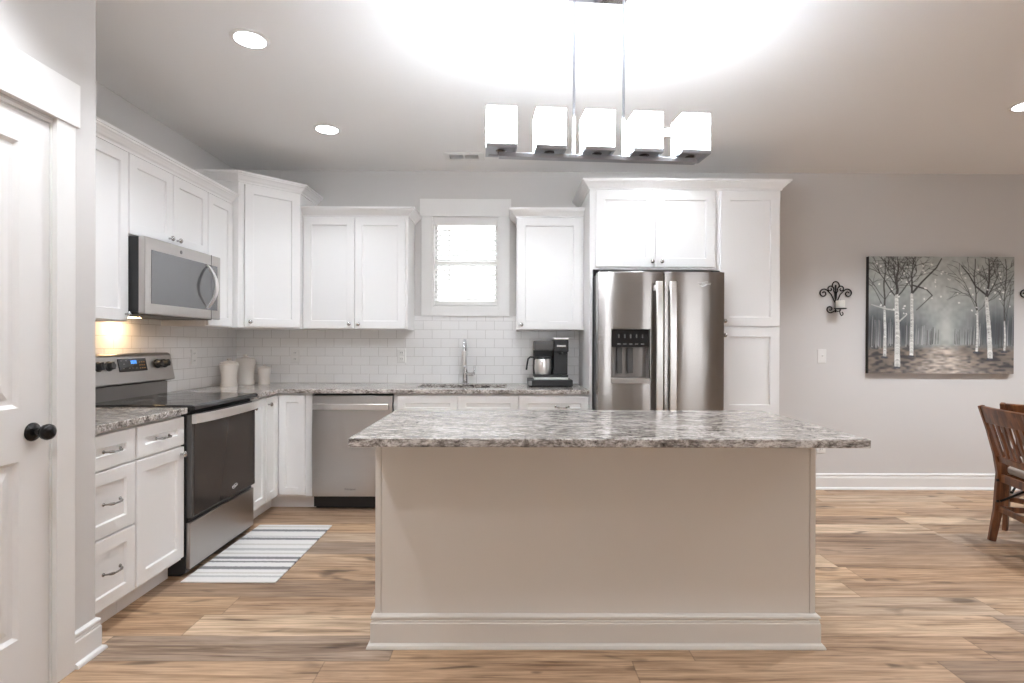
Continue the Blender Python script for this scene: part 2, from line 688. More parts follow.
FW = [(2.5, 3.5, 0.9, 2.15), (5.6, 6.8, 0.9, 2.15)]  # unseen openings added behind the camera to let in fill daylight
struct(MB().slab([0.4, 2.5, 3.5, 5.6, 6.8, XR], [0, 0.9, 2.15, HC], FW, YB - 0.12, YB, 'xzy').build('wall_front', WALL),
       'greige wall behind the camera with two added glazed openings', 'wall')
for i, (a, b, c, d) in enumerate(FW):
    wn = thing('window_%d' % (i + 2), 'added unseen glazed opening behind the camera letting in fill daylight', 'window', ((a + b) / 2, YB - 0.06, c), kind='structure')
    hw = (b - a) / 2
    MB().slab([-hw, -hw + .06, -.03, .03, hw - .06, hw], [0, .06, d - c - .06, d - c], [(-hw + .06, -.03, .06, d - c - .06), (.03, hw - .06, .06, d - c - .06)],
              -.03, .03, 'xzy').build('window_frame', TRIM, wn, 0.003)
    MB().box(-hw + .05, hw - .05, -.004, .004, .05, d - c - .05).build('pane', GLASS, wn)
    li = bpy.data.lights.new('daylight_portal', 'AREA')
    li.shape = 'RECTANGLE'
    li.size, li.size_y = b - a, d - c
    li.cycles.is_portal = True
    lo = bpy.data.objects.new('daylight_portal', li)
    sc.collection.objects.link(lo)
    lo.location = ((a + b) / 2, YB - 0.13, (c + d) / 2)
    lo.rotation_euler = (PI / 2, 0, PI)

BASEP = [(0, 0), (0.030, 0), (0.030, 0.006), (0.026, 0.014), (0.016, 0.020), (0.016, 0.100), (0.013, 0.104), (0.013, 0.110), (0.010, 0.114), (0.010, 0.118),
         (0.015, 0.122), (0.014, 0.130), (0.008, 0.136), (0, 0.138)]
struct(MB().sweep([(4.424, 0), (XR, 0)], BASEP).build('baseboard_back', TRIM), 'white moulded baseboard under the painting', 'baseboard')
struct(MB().sweep([(PX, -2.620), (PX, PY), (0.662, PY)], BASEP).build('baseboard_left', TRIM), 'white moulded baseboard wrapping the wall corner by the door', 'baseboard')
struct(MB().sweep([(PX, YB), (PX, DY0 - 0.080)], BASEP).build('baseboard_pantry', TRIM), 'white baseboard beyond the panel door', 'baseboard')

# backsplash
struct(MB().slab([0.008, 1.547, 2.425, 2.975], [0.914, 1.375, 1.4985], [(0.008, 1.547, 1.375, 1.4985), (2.425, 2.975, 1.375, 1.4985)], -0.008, 0, 'xzy').build('trim_1', TILE),
       'white subway tile backsplash along the sink wall', 'backsplash')
struct(MB().box(0, 0.008, PY, -0.008, 0.914, 1.42).build('trim_2', TILE_L), 'white subway tile backsplash along the stove wall', 'backsplash')

# pantry door --------------------------------------------------------
d1 = thing('door_1', 'white two panel door with black knob', 'door', (PX, DY0, 0), PI / 2, kind='structure')
# local: x runs along the wall away from the camera, -y is the room side
DW = DY1 - DY0
jw = 0.012
MB().box(0, jw, -0.0, 0.115, 0, DZ).box(DW - jw, DW, 0, 0.115, 0, DZ).box(jw, DW - jw, 0, 0.115, DZ - jw, DZ).build('jamb', TRIM, d1, 0.001)
cw = 0.092
MB().box(-.079, .007, -0.018, 0, 0, DZ + .010).build('casing', TRIM, d1, 0.002)
MB().box(DW - .007, DW + .079, -0.018, 0, 0, DZ + .010).build('casing', TRIM, d1, 0.002)
MB().box(-.094, DW + .094, -0.024, 0, DZ + .010, DZ + .175).build('head_casing', TRIM, d1, 0.002)


def panel_door(x0, x1, z0, z1, yf, th, panels):
    mb = MB()
    us = sorted({x0, x1, *[p[0] for p in panels], *[p[1] for p in panels]})
    vs = sorted({z0, z1, *[p[2] for p in panels], *[p[3] for p in panels]})
    mb.slab(us, vs, panels, yf, yf + th, 'xzy')
    for a, b, c, d in panels:
        def rect(o, y):
            return [mb.v(p) for p in ((a + o, y, c + o), (b - o, y, c + o), (b - o, y, d - o), (a + o, y, d - o))]
        R = [rect(0, yf), rect(.012, yf + .011), rect(.030, yf + .011), rect(.058, yf + .003)]
        for A, B in zip(R, R[1:]):
            for i in range(4):
                mb.face([A[i], A[(i + 1) % 4], B[(i + 1) % 4], B[i]])
        mb.face(R[-1])
    return mb


dl = 0.030
leaf = panel_door(jw + .003, DW - jw - .003, 0.012, DZ - jw - .004, 0.005, 0.036,
                  [(jw + .14, DW - .138, 0.235, 0.85), (jw + .14, DW - .138, 1.035, 1.955)]).build('door_leaf', DOORW, d1)
kx = DW - .085
kb = MB().lathe([(0.033, 0.0), (0.033, 0.004), (0.028, 0.010), (0.012, 0.014), (0.010, 0.03), (0.015, 0.036), (0.026, 0.044), (0.029, 0.056), (0.026, 0.066), (0.015, 0.074), (0.001, 0.076)],
                (kx, 0.005, 0.944), 'y', 28)
kb.build('knob', BRONZE, leaf, smooth=True)

# kitchen window ------------------------------------------------------
w1 = thing('window_1', 'small window above the sink with flat white casing', 'window', ((WX0 + WX1) / 2, 0, WZ0), kind='structure')
hw = (WX1 - WX0) / 2
H = WZ1 - WZ0
MB().box(-hw - .094, -hw, -.02, 0, -.078, H + .003).build('casing', TRIM, w1, .002)
MB().box(hw, hw + .094, -.02, 0, -.078, H + .003).build('casing', TRIM, w1, .002)
MB().box(-hw, hw, -.02, 0, -.078, 0).build('sill_casing', TRIM, w1, .002)
MB().box(-hw - .108, hw + .106, -.026, 0, H + .003, H + .155).build('head_casing', TRIM, w1, .002)
MB().slab([-hw, -hw + .012, hw - .012, hw], [0, .012, H - .012, H], [(-hw + .012, hw - .012, .012, H - .012)], 0.0, .145, 'xzy').build('jamb', TRIM, w1)
MB().slab([-hw + .012, -hw + .034, hw - .034, hw - .012], [.012, .06, H / 2 - .02, H / 2 + .02, H - .055, H - .012],
          [(-hw + .034, hw - .034, .06, H / 2 - .02), (-hw + .034, hw - .034, H / 2 + .02, H - .055)], .09, .125, 'xzy').build('window_frame', TRIM, w1, .002)
MB().box(-hw + .03, hw - .03, .104, .108, .055, H - .05).build('pane', GLASS, w1)

bl = thing('window_blind', 'white slatted blind lowered inside the small window above the sink', 'blind', ((WX0 + WX1) / 2, .035, WZ0 + .014))
bw = hw - .014
MB().box(-bw, bw, -.03, .03, H - .080, H - .018).build('valance', WHITEP, bl, .004)
sl = MB()
nz = 15
for i in range(nz):
    z = .035 + i * (H - .135) / nz
    a = math.radians(58)
    cy, cz = .024 * math.cos(a), .024 * math.sin(a)
    sl.bar([(-bw + .003, 0, z + .02), (bw - .003, 0, z + .02)], .050, .0022, (0, math.sin(a), math.cos(a)))
sl.build('slats', SLATM, bl)
MB().box(-bw, bw, -.02, .02, 0.004, .022).build('bottom_rail', WHITEP, bl, .003)
for x in (-bw + .09, bw - .09):
    MB().tube([(x, -.026, .02), (x, -.026, H - .1)], .0012, 5).build('cord', WHITEP, bl)
MB().tube([(-bw + .13, -.034, H * .27), (-bw + .13, -.034, H - .09)], .004, 6).build('tilt_wand', WHITEP, bl)

# ------------------------------------------------------------------ cabinet builders
CROWNP = [(0, 0), (.010, 0), (.010, .008), (.014, .014), (.022, .020), (.030, .030), (.042, .042), (.050, .046), (.052, .054), (.060, .056), (.060, .070), (0, .070)]


def knob(parent, T, x, y, z):
    mb = MB(T)
    mb.lathe([(.006, 0), (.0055, .012), (.008, .016), (.0145, .020), (.0155, .026), (.011, .031), (.001, .033)], (x, y, z), 'y', 16)
    return mb.build('knob', KNOBM, parent, smooth=True)


def pull(parent, T, x, y, z, w_=0.10):
    mb = MB(T)
    h = w_ / 2
    pts, rs = [], []
    for i in range(13):
        t = -1 + i / 6
        pts.append((x + t * h, y - .026 * (1 - abs(t) ** 3.0) - .003, z - .004 * (1 - t * t)))
        rs.append(.0042 + .0022 * (abs(abs(t) - .55) < .2))
    mb.tube(pts, rs, 8)
    for s in (-1, 1):
        mb.lathe([(.008, 0), (.008, .003), (.005, .006)], (x + s * h, y, z), 'y', 10)
    return mb.build('handle', NICKEL, parent, smooth=True)


def door(parent, T, x0, x1, z0, z1, yb, st=.06, kn=None, name='door', hd=None, th=.02):
    d = MB(T).shaker(x0, x1, z0, z1, yb, th, st).build(name, CAB, parent)
    if kn:
        knob(d, T, kn[0], yb - th, kn[1])
    if hd:
        pull(d, T, hd[0], yb - th, hd[1])
    return d


I4 = Matrix.Identity(4)
UB, UT = 1.372, 2.286
UD = .305

# ---- left wall uppers (local x = away from the camera along the wall, -y = into the room)
def left_unit(name, label, y0, cat='cabinet', group=None):
    return thing(name, label, cat, (0, y0, 0), PI / 2, group)


UPG = 'white wall cabinets'
c = left_unit('wall_cabinet', 'white wall cabinet left of the microwave beside the door wall', -2.494, group=UPG)
MB().box(0, .702, -UD, 0, UB, UT).build('body', CAB, c, .0015)
door(c, I4, .004, .348, UB + .006, UT - .008, -UD)
door(c, I4, .352, .698, UB + .006, UT - .008, -UD, kn=(.675, UB + .04))
c = left_unit('wall_cabinet', 'short white two door cabinet directly above the microwave', -1.792, group=UPG)
MB().box(0, .764, -UD, 0, 1.838, UT).build('body', CAB, c, .0015)
door(c, I4, .004, .380, 1.846, UT - .008, -UD, kn=(.342, 1.885))
door(c, I4, .384, .760, 1.846, UT - .008, -UD, kn=(.420, 1.885))
c = left_unit('wall_cabinet', 'narrow white wall cabinet between the microwave and the taller corner cabinet', -1.028, group=UPG)
MB().box(0, .336, -UD, 0, UB, UT).build('body', CAB, c, .0015)
door(c, I4, .004, .325, UB + .006, UT - .008, -UD)
cr = MB().sweep([(UD, -2.494), (UD, -.694)], CROWNP, UT).build('crown_moulding', CAB)
tag(cr, 'white crown moulding running along the top of the cabinets over the microwave', 'moulding')

# ---- corner wall cabinet
CT = 2.452
c = thing('corner_wall_cabinet', 'tall white corner wall cabinet with an angled door above the canisters', 'cabinet', (0, 0, 0))
MB().prism([(.0, 0), (.69, 0), (.69, -.36), (.36, -.69), (0, -.69)], UB, CT).build('body', CAB, c, .0015)
TD = RZ(.36, -.69, 45)
door(c, TD, .040, .455, UB + .008, CT - .012, -.0, st=.062, kn=(.072, UB + .045))
MB().sweep([(0, -.69), (.36, -.69), (.69, -.36), (.69, 0)], CROWNP, CT).build('crown', CAB, c)

# ---- back wall uppers
c = thing('wall_cabinet', 'white two door wall cabinet above the dishwasher, left of the window', 'cabinet', (.692, 0, 0), group=UPG)
MB().box(0, .853, -UD, 0, UB, UT).build('body', CAB, c, .0015)
door(c, I4, .014, .422, UB + .006, UT - .010, -UD, kn=(.386, UB + .042))
door(c, I4, .426, .834, UB + .006, UT - .010, -UD, kn=(.460, UB + .042))
MB().sweep([(0, -UD), (.853, -UD), (.853, 0)], CROWNP, UT).build('crown', CAB, c)
c = thing('wall_cabinet', 'white single door wall cabinet above the coffee maker', 'cabinet', (2.427, 0, 0), group=UPG)
MB().box(0, .546, -UD, 0, UB, UT).build('body', CAB, c, .0015)
door(c, I4, .010, .520, UB + .006, UT - .010, -UD, kn=(.040, UB + .042))
MB().sweep([(0, 0), (0, -UD), (.546, -UD)], CROWNP, UT).build('crown', CAB, c)

# ---- fridge surround and pantry
FT = 2.430
TALLD = .615
c = thing('refrigerator_cabinet', 'white two door cabinet bridging over the refrigerator with its side panel', 'cabinet', (2.975, 0, 0))
MB().box(0, .024, -.615, 0, 0, FT).build('side_panel', CAB, c, .001)
MB().box(.024, .960, -.600, 0, 1.832, FT).build('body', CAB, c, .001)
MB().box(.024, .960, -.615, -.600, 1.824, FT).build('face_frame', CAB, c, .001)
door(c, I4, .044, .489, 1.842, FT - .014, -.615, st=.066, kn=(.466, 1.882))
door(c, I4, .494, .942, 1.842, FT - .014, -.615, st=.066, kn=(.538, 1.882))
c = thing('pantry_cabinet', 'tall narrow white pantry cabinet right of the refrigerator', 'cabinet', (3.937, 0, 0))
MB().box(0, .483, -.615, -.012, .1, FT).build('body', CAB, c, .001)
MB().box(0, .483, -.540, -.012, 0, .1).build('toe_kick', CAB, c)
door(c, I4, .026, .472, 1.398, FT - .014, -.615, st=.068, kn=(.052, 1.437))
door(c, I4, .026, .472, .735, 1.388, -.615, st=.068, kn=(.052, 1.330))
door(c, I4, .026, .472, .115, .727, -.615, st=.068, kn=(.052, .66))
cr = MB().sweep([(2.975, 0), (2.975, -.615), (4.421, -.615), (4.421, 0)], CROWNP, FT).build('crown_moulding', CAB)
tag(cr, 'white crown moulding across the top of the refrigerator and pantry cabinets', 'moulding')

# ---- base cabinets
BD = .615
BT = .881
DT = .866      # top of fronts
BZ = .117
BASEG = 'white base cabinets'
c = left_unit('base_cabinet', 'white three drawer base cabinet closest to the panel door', -2.492, group=BASEG)
MB().box(0, .304, -BD, 0, .1, BT).build('body', CAB, c, .001)
MB().box(0, .304, -.545, 0, 0, .1).build('toe_kick', CAB, c)
for z0, z1 in ((.718, DT), (.427, .708), (BZ, .417)):
    door(c, I4, .004, .300, z0, z1, -BD, st=.056, name='drawer', hd=(.150, (z0 + z1) / 2))
c = left_unit('base_cabinet', 'white base cabinet with one drawer over a door, left of the stove', -2.187, group=BASEG)
MB().box(0, .378, -BD, 0, .1, BT).build('body', CAB, c, .001)
MB().box(0, .378, -.545, 0, 0, .1).build('toe_kick', CAB, c)
door(c, I4, .008, .373, .718, DT, -BD, st=.056, name='drawer', hd=(.19, .79))
door(c, I4, .008, .373, BZ, .708, -BD, kn=(.342, .672))
c = left_unit('base_cabinet', 'narrow white base cabinet just right of the stove', -1.066, group=BASEG)
MB().box(0, .232, -BD, 0, .1, BT).build('body', CAB, c, .001)
MB().box(0, .232, -.545, 0, 0, .1).build('toe_kick', CAB, c)
door(c, I4, .012, .226, BZ, DT, -BD, st=.052, kn=(.030, DT - .05))
c = thing('corner_base_cabinet', 'white corner base cabinet with two doors meeting at the inside corner', 'cabinet', (0, 0, 0), group=BASEG)
MB().prism([(.012, -.012), (.886, -.012), (.886, -BD), (BD, -BD), (BD, -.832), (.012, -.832)], .1, BT).build('body', CAB, c, .001)
MB().prism([(.012, -.012), (.886, -.012), (.886, -.545), (.545, -.545), (.545, -.832), (.012, -.832)], 0, .1).build('toe_kick', CAB, c)
TL = RZ(0, -.832, 90)
door(c, TL, .006, .194, BZ, DT, -BD, st=.052, kn=(.030, DT - .05))
door(c, I4, .638, .834, BZ, DT, -BD, st=.052)
c = thing('sink_base_cabinet', 'white base cabinet with two fronts below the sink', 'cabinet', (1.498, 0, 0), group=BASEG)
MB().slab([0, .10, .89, .942], [-BD, -.52, -.08, -.012], [(.10, .89, -.52, -.08)], .1, BT, 'xyz').build('body', CAB, c, .001)
MB().box(0, .942, -.545, -.012, 0, .1).build('toe_kick', CAB, c)
for a, b in ((.028, .482), (.488, .938)):
    door(c, I4, a, b, .718, DT, -BD, st=.056, name='front_panel')
door(c, I4, .028, .482, BZ, .708, -BD, kn=(.452, .672))
door(c, I4, .488, .938, BZ, .708, -BD, kn=(.518, .672))
c = thing('base_cabinet', 'white base cabinet with a drawer below the coffee maker', 'cabinet', (2.442, 0, 0), group=BASEG)
MB().box(0, .531, -BD, 0, .1, BT).build('body', CAB, c, .001)
MB().box(0, .531, -.545, 0, 0, .1).build('toe_kick', CAB, c)
door(c, I4, .008, .526, .718, DT, -BD, st=.056, name='drawer', hd=(.327, .786))
door(c, I4, .008, .526, BZ, .708, -BD, kn=(.04, .672))

# ---- worktops
CZ0, CZ1 = .882, .914
o = MB().box(0.009, .652, -2.492, -1.811, CZ0, CZ1).build('countertop', GRAN, None, .003)
tag(o, 'short grey granite worktop left of the stove', 'countertop')
SX0, SX1, SY0, SY1 = 1.640, 2.350, -.475, -.125
o = MB().slab([0.009, .652, SX0, SX1, 2.973], [-1.066, -.652, SY0, SY1, -.009], [(.652, 9, -1.066, -.652), (SX0, SX1, SY0, SY1)], CZ0, CZ1, 'xyz').build('countertop', GRAN, None, .003)
tag(o, 'long L shaped grey granite worktop running around the corner past the sink', 'countertop')

# sink
s = thing('sink', 'undermount steel sink set in the granite below the window', 'sink', ((SX0 + SX1) / 2, (SY0 + SY1) / 2, .70))
a, b = (SX1 - SX0) / 2, (SY1 - SY0) / 2
MB().slab([-a - .015, -a, a, a + .015], [-b - .015, -b, b, b + .015], [(-a, a, -b, b)], .02, .1815, 'xyz').box(-a - .015, a + .015, -b - .015, b + .015, 0, .02).build('bowl', BRIGHT, s)
MB().lathe([(.04, .0), (.045, .004), (.02, .003)], (0, 0, .02), 'z', 20).build('drain', CHROME, s, smooth=True)

# faucet
f = thing('faucet', 'chrome pull down faucet with side lever standing behind the sink', 'faucet', (1.993, -.075, CZ1))
MB().lathe([(.030, 0), (.030, .006), (.024, .010), (.023, .125), (.018, .13)], (0, 0, 0), 'z', 24).build('base', CHROME, f, smooth=True)
pts = [(0, 0, .12), (0, 0, .30)]
for i in range(1, 12):
    t = PI * i / 12
    pts.append((0, -.055 + .055 * math.cos(t), .30 + .075 * math.sin(t)))
pts += [(0, -.11, .30), (0, -.11, .285)]
MB().tube(pts, .0125, 14).build('spout', CHROME, f, smooth=True)
MB().lathe([(.015, .285), (.019, .26), (.021, .20), (.019, .165), (.012, .160)], (0, -.11, 0), 'z', 20).build('spray_head', BRIGHT, f, smooth=True)
lv = MB().tube([(.015, 0, .085), (.072, 0, .085)], .014, 14).tube([(.074, 0, .078), (.080, 0, .155)], [.008, .005], 10)
lv.build('lever', CHROME, f, smooth=True)

# ------------------------------------------------------------------ range
r = left_unit('range', 'freestanding steel electric range with black glass top', -1.806, 'stove')
RW = .735
MB().box(.004, RW - .004, -.635, -.02, .02, .884).build('body', BLACKM, r, .002)
MB().box(.02, RW - .02, -.60, -.05, 0, .02).build('plinth', BLACKM, r)
MB().extrude_x([(-.085, .884), (-.085, .926), (-.672, .926), (-.684, .918), (-.684, .900), (-.640, .884)], .002, RW - .002).build('cooktop', GLASSB, r, .002)
for x, y, q in ((.2, -.25, .075), (.55, -.25, .095), (.2, -.50, .10), (.55, -.50, .08)):
    MB().sweep([(x + q * math.cos(a), y + q * math.sin(a)) for a in [-2 * PI * i / 40 for i in range(40)]], [(0, 0), (.002, 0), (.002, .0004), (0, .0004)], .9261, True).build('burner_ring', CHAR, r)
MB().box(.006, RW - .002, -.080, -.020, .884, 1.006).build('riser', STEEL_D, r, .003)
MB().box(.01, RW - .01, -.072, -.020, 1.006, 1.020).build('vent_gap', BLACKM, r)
bgp = [(-.02, 1.016), (-.135, 1.016), (-.138, 1.024), (-.108, 1.176), (-.100, 1.188), (-.088, 1.194), (-.02, 1.194)]
bg = MB().extrude_x(bgp, .000, RW - .012).build('backguard', STEEL, r, .004)
# control face leans back
ang = math.atan2(.030, .152)
TB = Matrix.Translation((0, -.1365, 1.0316)) @ Matrix.Rotation(-ang, 4, 'X')


def bgz(z):
    return (z - 1.0316) / math.cos(ang)


dsp = MB(TB).box(.222, .462, -.004, .004, bgz(1.088), bgz(1.164)).build('display', GLASSB, r, .001)
seg = MB(TB)
for i in range(4):
    x = .325 + i * .013
    seg.box(x, x + .0025, -.0052, -.004, bgz(1.132), bgz(1.152))
    seg.box(x + .006, x + .0085, -.0052, -.004, bgz(1.132), bgz(1.152))
    seg.box(x, x + .0085, -.0052, -.004, bgz(1.150), bgz(1.152))
seg.build('clock_digits', BLUE, dsp)
for i, (px_, pz) in enumerate([(.24, 1.15), (.26, 1.13), (.28, 1.15), (.25, 1.105), (.30, 1.105), (.33, 1.105), (.36, 1.105)]):
    MB(TB).box(px_, px_ + .012, -.005, -.004, bgz(pz), bgz(pz + .005)).build('button', GREYP, dsp)
for i in range(3):
    for j in range(3):
        MB(TB).box(.395 + i * .02, .403 + i * .02, -.005, -.004, bgz(1.102 + j * .018), bgz(1.108 + j * .018)).build('number_key', AMBER, dsp)
for x in (.066, .146, .566, .638):
    k = MB(TB).lathe([(.028, 0), (.028, .006), (.022, .010), (.020, .030), (.017, .033)], (x, 0, bgz(1.125)), 'y', 24)
    k.box(x - .005, x + .005, -.036, -.01, bgz(1.125) - .021, bgz(1.125) + .021)
    k.build('knob', BLACKM, r, smooth=True)
od = MB().box(.006, RW - .006, -.668, -.637, .318, .872).build('oven_door', CHAR, r, .003)
MB().box(.022, RW - .014, -.6705, -.667, .326, .822).build('glass', OVENG, od, .001)
hp = []
for i in range(17):
    t = i / 16
    hp.append((.004 + t * (RW - .008), -.688 - .030 * (1 - (2 * t - 1) ** 4), .853))
MB().bar(hp, .050, .016, (0, 0, 1)).build('handle', BRIGHT, od, .004, seg=3)
for a in (.004, RW - .05):
    MB().box(a, a + .046, -.690, -.667, .826, .876).build('handle_bracket', BRIGHT, od, .003)
MB().box(.006, RW - .006, -.660, -.636, .044, .292).build('drawer', STEEL, r, .004)
MB().box(.012, RW - .012, -.645, -.636, .292, .318).build('drawer_gap', BLACKM, r)
lg = MB()
lg.tube([(.455 + .026 * math.cos(t) + .004 * math.sin(t), -.6716, .375 + .011 * math.sin(t) + .005 * math.cos(t)) for t in [2 * PI * i / 24 for i in range(24)]], .0016, 5, closed=True)
lg.build('logo_ring', BADGE, od)
lettering('Whirlpool', .016, .0004, BADGE, od, Matrix.Translation((.455, -.6718, .375)) @ Matrix.Rotation(PI / 2, 4, 'X'))

# ------------------------------------------------------------------ microwave
m = thing('microwave', 'steel over the range microwave hung under the short cabinet', 'microwave', (0, -1.795, 1.412), PI / 2)
MH = .422
MB().box(.004, .756, -.375, -.009, .014, MH).build('body', BLACKM, m, .002)
MB().extrude_x([(-.03, .0), (-.360, .0), (-.375, .014), (-.03, .014)], .02, .74).build('underside', CHAR, m)
fr = MB().slab([0, .058, .630, .760], [0.004, .066, .352, MH], [(.058, .630, .066, .352)], -.412, -.376, 'xzy').build('door_frame', STEEL, m, .004)
MB().box(.050, .722, -.4135, -.378, .062, .356).build('window', MWG, m, .001)
MB().box(.645, .648, -.4142, -.412, .004, MH).build('door_seam', SLOT, m)
hp = [(.598, -.413 - .062 * math.sin(PI * i / 16) ** .8 if 0 < i < 16 else -.413, .070 + .280 * i / 16) for i in range(17)]
MB().bar(hp, [.020 + .012 * math.sin(PI * i / 16) for i in range(17)], .012, (1, 0, 0)).build('handle', BRIGHT, m, .003, seg=3)
MB().lathe([(.011, 0), (.011, .002), (.009, .003)], (.32, -.4125, .386), 'y', 20).build('logo', BADGE_D, m, smooth=True)
MB().box(.16, .60, -.30, -.12, -.003, .001).build('grease_filter', GREYP, m)
MB().box(.27, .37, -.14, -.07, -.004, .001).build('task_lamp', WARMM, m)

# ------------------------------------------------------------------ dishwasher
d = thing('dishwasher', 'steel dishwasher with a bar handle under the granite worktop', 'dishwasher', (.889, 0, 0))
MB().box(.003, .606, -.60, -.02, .02, .872).build('body', BLACKM, d)
dp = [(-.602, .108), (-.640, .108)] + [(-.640 - .020 * math.sin(PI * (.08 + .84 * i / 10)), .108 + .757 * i / 10) for i in range(11)] + [(-.602, .865)]
dd = MB().extrude_x(dp, .006, .603).build('door', STEEL, d, .003, smooth=True)
MB().box(.012, .597, -.575, -.56, .005, .10).build('kick_plate', BLACKM, d)
hp = [(.020 + .560 * i / 12, -.690 - .012 * (1 - (2 * i / 12 - 1) ** 4), .788) for i in range(13)]
MB().bar(hp, .044, .012, (0, 0, 1)).build('handle', BRIGHT, d, .004, seg=3)
for a in (.03, .54):
    MB().box(a, a + .03, -.685, -.645, .773, .803).build('handle_bracket', BRIGHT, d)
lettering('Whirlpool', .020, .0004, BADGE_D, d, Matrix.Translation((.29, -.6535, .165)) @ Matrix.Rotation(PI / 2, 4, 'X'))

# ------------------------------------------------------------------ refrigerator
FX0, FXM, FX1 = 3.001, 3.4725, 3.905
g = thing('refrigerator', 'steel side by side refrigerator with water dispenser', 'refrigerator', (FX0, 0, 0))
XM, XE = FXM - FX0, FX1 - FX0
MB().box(.008, XE - .008, -.760, -.06, .03, 1.772).build('body', CHAR, g, .004)
MB().box(.02, XE - .02, -.74, -.1, 0, .03).build('plinth', BLACKM, g)
for a in (.02, XE - .08):
    MB().box(a, a + .06, -.82, -.70, 1.779, 1.792).build('hinge_cover', BLACKM, g, .004)


def fdoor(x0, x1, hole=None):
    mb = MB()
    xs = [x0 + (x1 - x0) * i / 16 for i in range(17)]
    zs = [.075, 1.778]
    if hole:
        xs = sorted(set([x for x in xs if not any(abs(x - h) < .008 for h in hole[:2])] + [hole[0], hole[1]]))
        zs = [.075, hole[2], hole[3], 1.778]

    def yf(x):
        t = (x - x0) / (x1 - x0) * 2 - 1
        return -.852 - .014 * (1 - abs(t) ** 3.0)
    V = {}
    for i, x in enumerate(xs):
        for j, z in enumerate(zs):
            V[i, j] = mb.v((x, yf(x), z))
    nx, nz_ = len(xs) - 1, len(zs) - 1
    for i in range(nx):
        for j in range(nz_):
            if hole and hole[0] <= (xs[i] + xs[i + 1]) / 2 <= hole[1] and j == 1:
                continue
            mb.face([V[i, j], V[i + 1, j], V[i + 1, j + 1], V[i, j + 1]])
    yb = -.765
    rim = [V[i, 0] for i in range(nx + 1)] + [V[nx, j] for j in range(1, nz_ + 1)] + [V[i, nz_] for i in range(nx - 1, -1, -1)] + [V[0, j] for j in range(nz_ - 1, 0, -1)]
    bk = []
    for v in rim:
        bk.append(mb.v((v.co.x, yb, v.co.z)))
    n = len(rim)
    for i in range(n):
        mb.face([rim[i], bk[i], bk[(i + 1) % n], rim[(i + 1) % n]])
    mb.face(bk)
    return mb


HX0, HX1, HZ0, HZ1 = .093, .371, .985, 1.369
ld = fdoor(.000, XM - .003, (HX0, HX1, HZ0, HZ1)).build('door', STEEL_F, g, .004, smooth=True)
rd = fdoor(XM + .003, XE).build('door', STEEL_F, g, .004, smooth=True)


def fhandle(x, par):
    hp, n = [], 14
    for i in range(n + 1):
        t = i / n
        hp.append((x, -.905 - .018 * (1 - (2 * t - 1) ** 4), .58 + 1.125 * t))
    MB().bar(hp, .050, .018, (1, 0, 0)).build('handle', BRIGHT, par, .006, seg=3)
    for z in (.60, 1.645):
        MB().box(x - .015, x + .015, -.91, -.85, z, z + .04).build('handle_bracket', BRIGHT, par)


fhandle(.424, ld)
fhandle(.520, rd)
# dispenser
cav = MB()
a, b, c0, c1 = HX0, HX1, HZ0, HZ1
cav.box(a, a + .006, -.85, -.775, c0, c1).box(b - .006, b, -.85, -.775, c0, c1).box(a, b, -.775, -.77, c0, c1).box(a, b, -.85, -.775, c1 - .006, c1)
cav.build('dispenser_cavity', STEEL_D, ld)
MB().box(a + .006, b - .006, -.857, -.80, 1.240, c1 - .004).build('dispenser_panel', GLASSB, ld, .002)
for i in range(5):
    MB().box(a + .045 + i * .042, a + .068 + i * .042, -.8585, -.857, 1.258, 1.264).build('indicator', GREYP, ld)
    MB().box(a + .052 + i * .042, a + .060 + i * .042, -.858, -.857, 1.305, 1.330).build('button', CHAR, ld)
for x in (.165, .243):
    MB().bar([(x, -.80, 1.235), (x, -.805, 1.05)], .040, .010, (1, 0, 0)).build('paddle', CHAR, ld, .004)
MB().box(a + .001, b - .001, -.872, -.778, c0 - .004, c0 + .032).build('drip_tray', STEEL, ld, .004)
# badge
T = Matrix.Translation((XM + .285, -.8672, 1.690)) @ Matrix.Rotation(PI / 2, 4, 'X')
lettering('Whirlpool', .021, .0006, BADGE, rd, T)
lg = MB()
lg.tube([(XM + .283 + .026 * math.cos(t) + .002 * math.sin(t), -.8672, 1.690 + .014 * math.sin(t) + .008 * math.cos(t)) for t in [2 * PI * (i / 30) * .86 + .4 for i in range(31)]], .0018, 5)
lg.build('logo_ring', BADGE, rd)

# ------------------------------------------------------------------ island
IX0, IX1, IY0, IY1 = 1.8125, 3.654, -2.456, -1.900
IH = .882
n_ = thing('kitchen_island', 'off white panelled kitchen island base on the plank floor', 'kitchen island', ((IX0 + IX1) / 2, (IY0 + IY1) / 2, 0))
hx, hy = (IX1 - IX0) / 2, (IY1 - IY0) / 2
MB().box(-hx + .006, hx - .006, -hy + .004, hy, 0, IH).build('body', ISL, n_, .001)
for x in (-1, 1):
    MB().box(x * hx, x * (hx - .024), -hy, hy, 0.0, IH).build('end_panel', ISL, n_, .002)
MB().box(-hx + .027, hx - .027, -hy + .001, -hy + .006, .10, IH).build('front_panel', ISL, n_, .001)
MB().sweep([(-hx, -hy), (hx, -hy), (hx, hy), (-hx, hy)], BASEP, 0, closed=True).build('base_moulding', ISL, n_)
o = MB().box(1.778, 3.704, -2.727, -1.868, CZ0, CZ1).build('countertop', GRAN, None, .004)
o.modifiers[0].segments = 3
tag(o, 'large rectangular grey granite slab on top of the kitchen island', 'countertop')

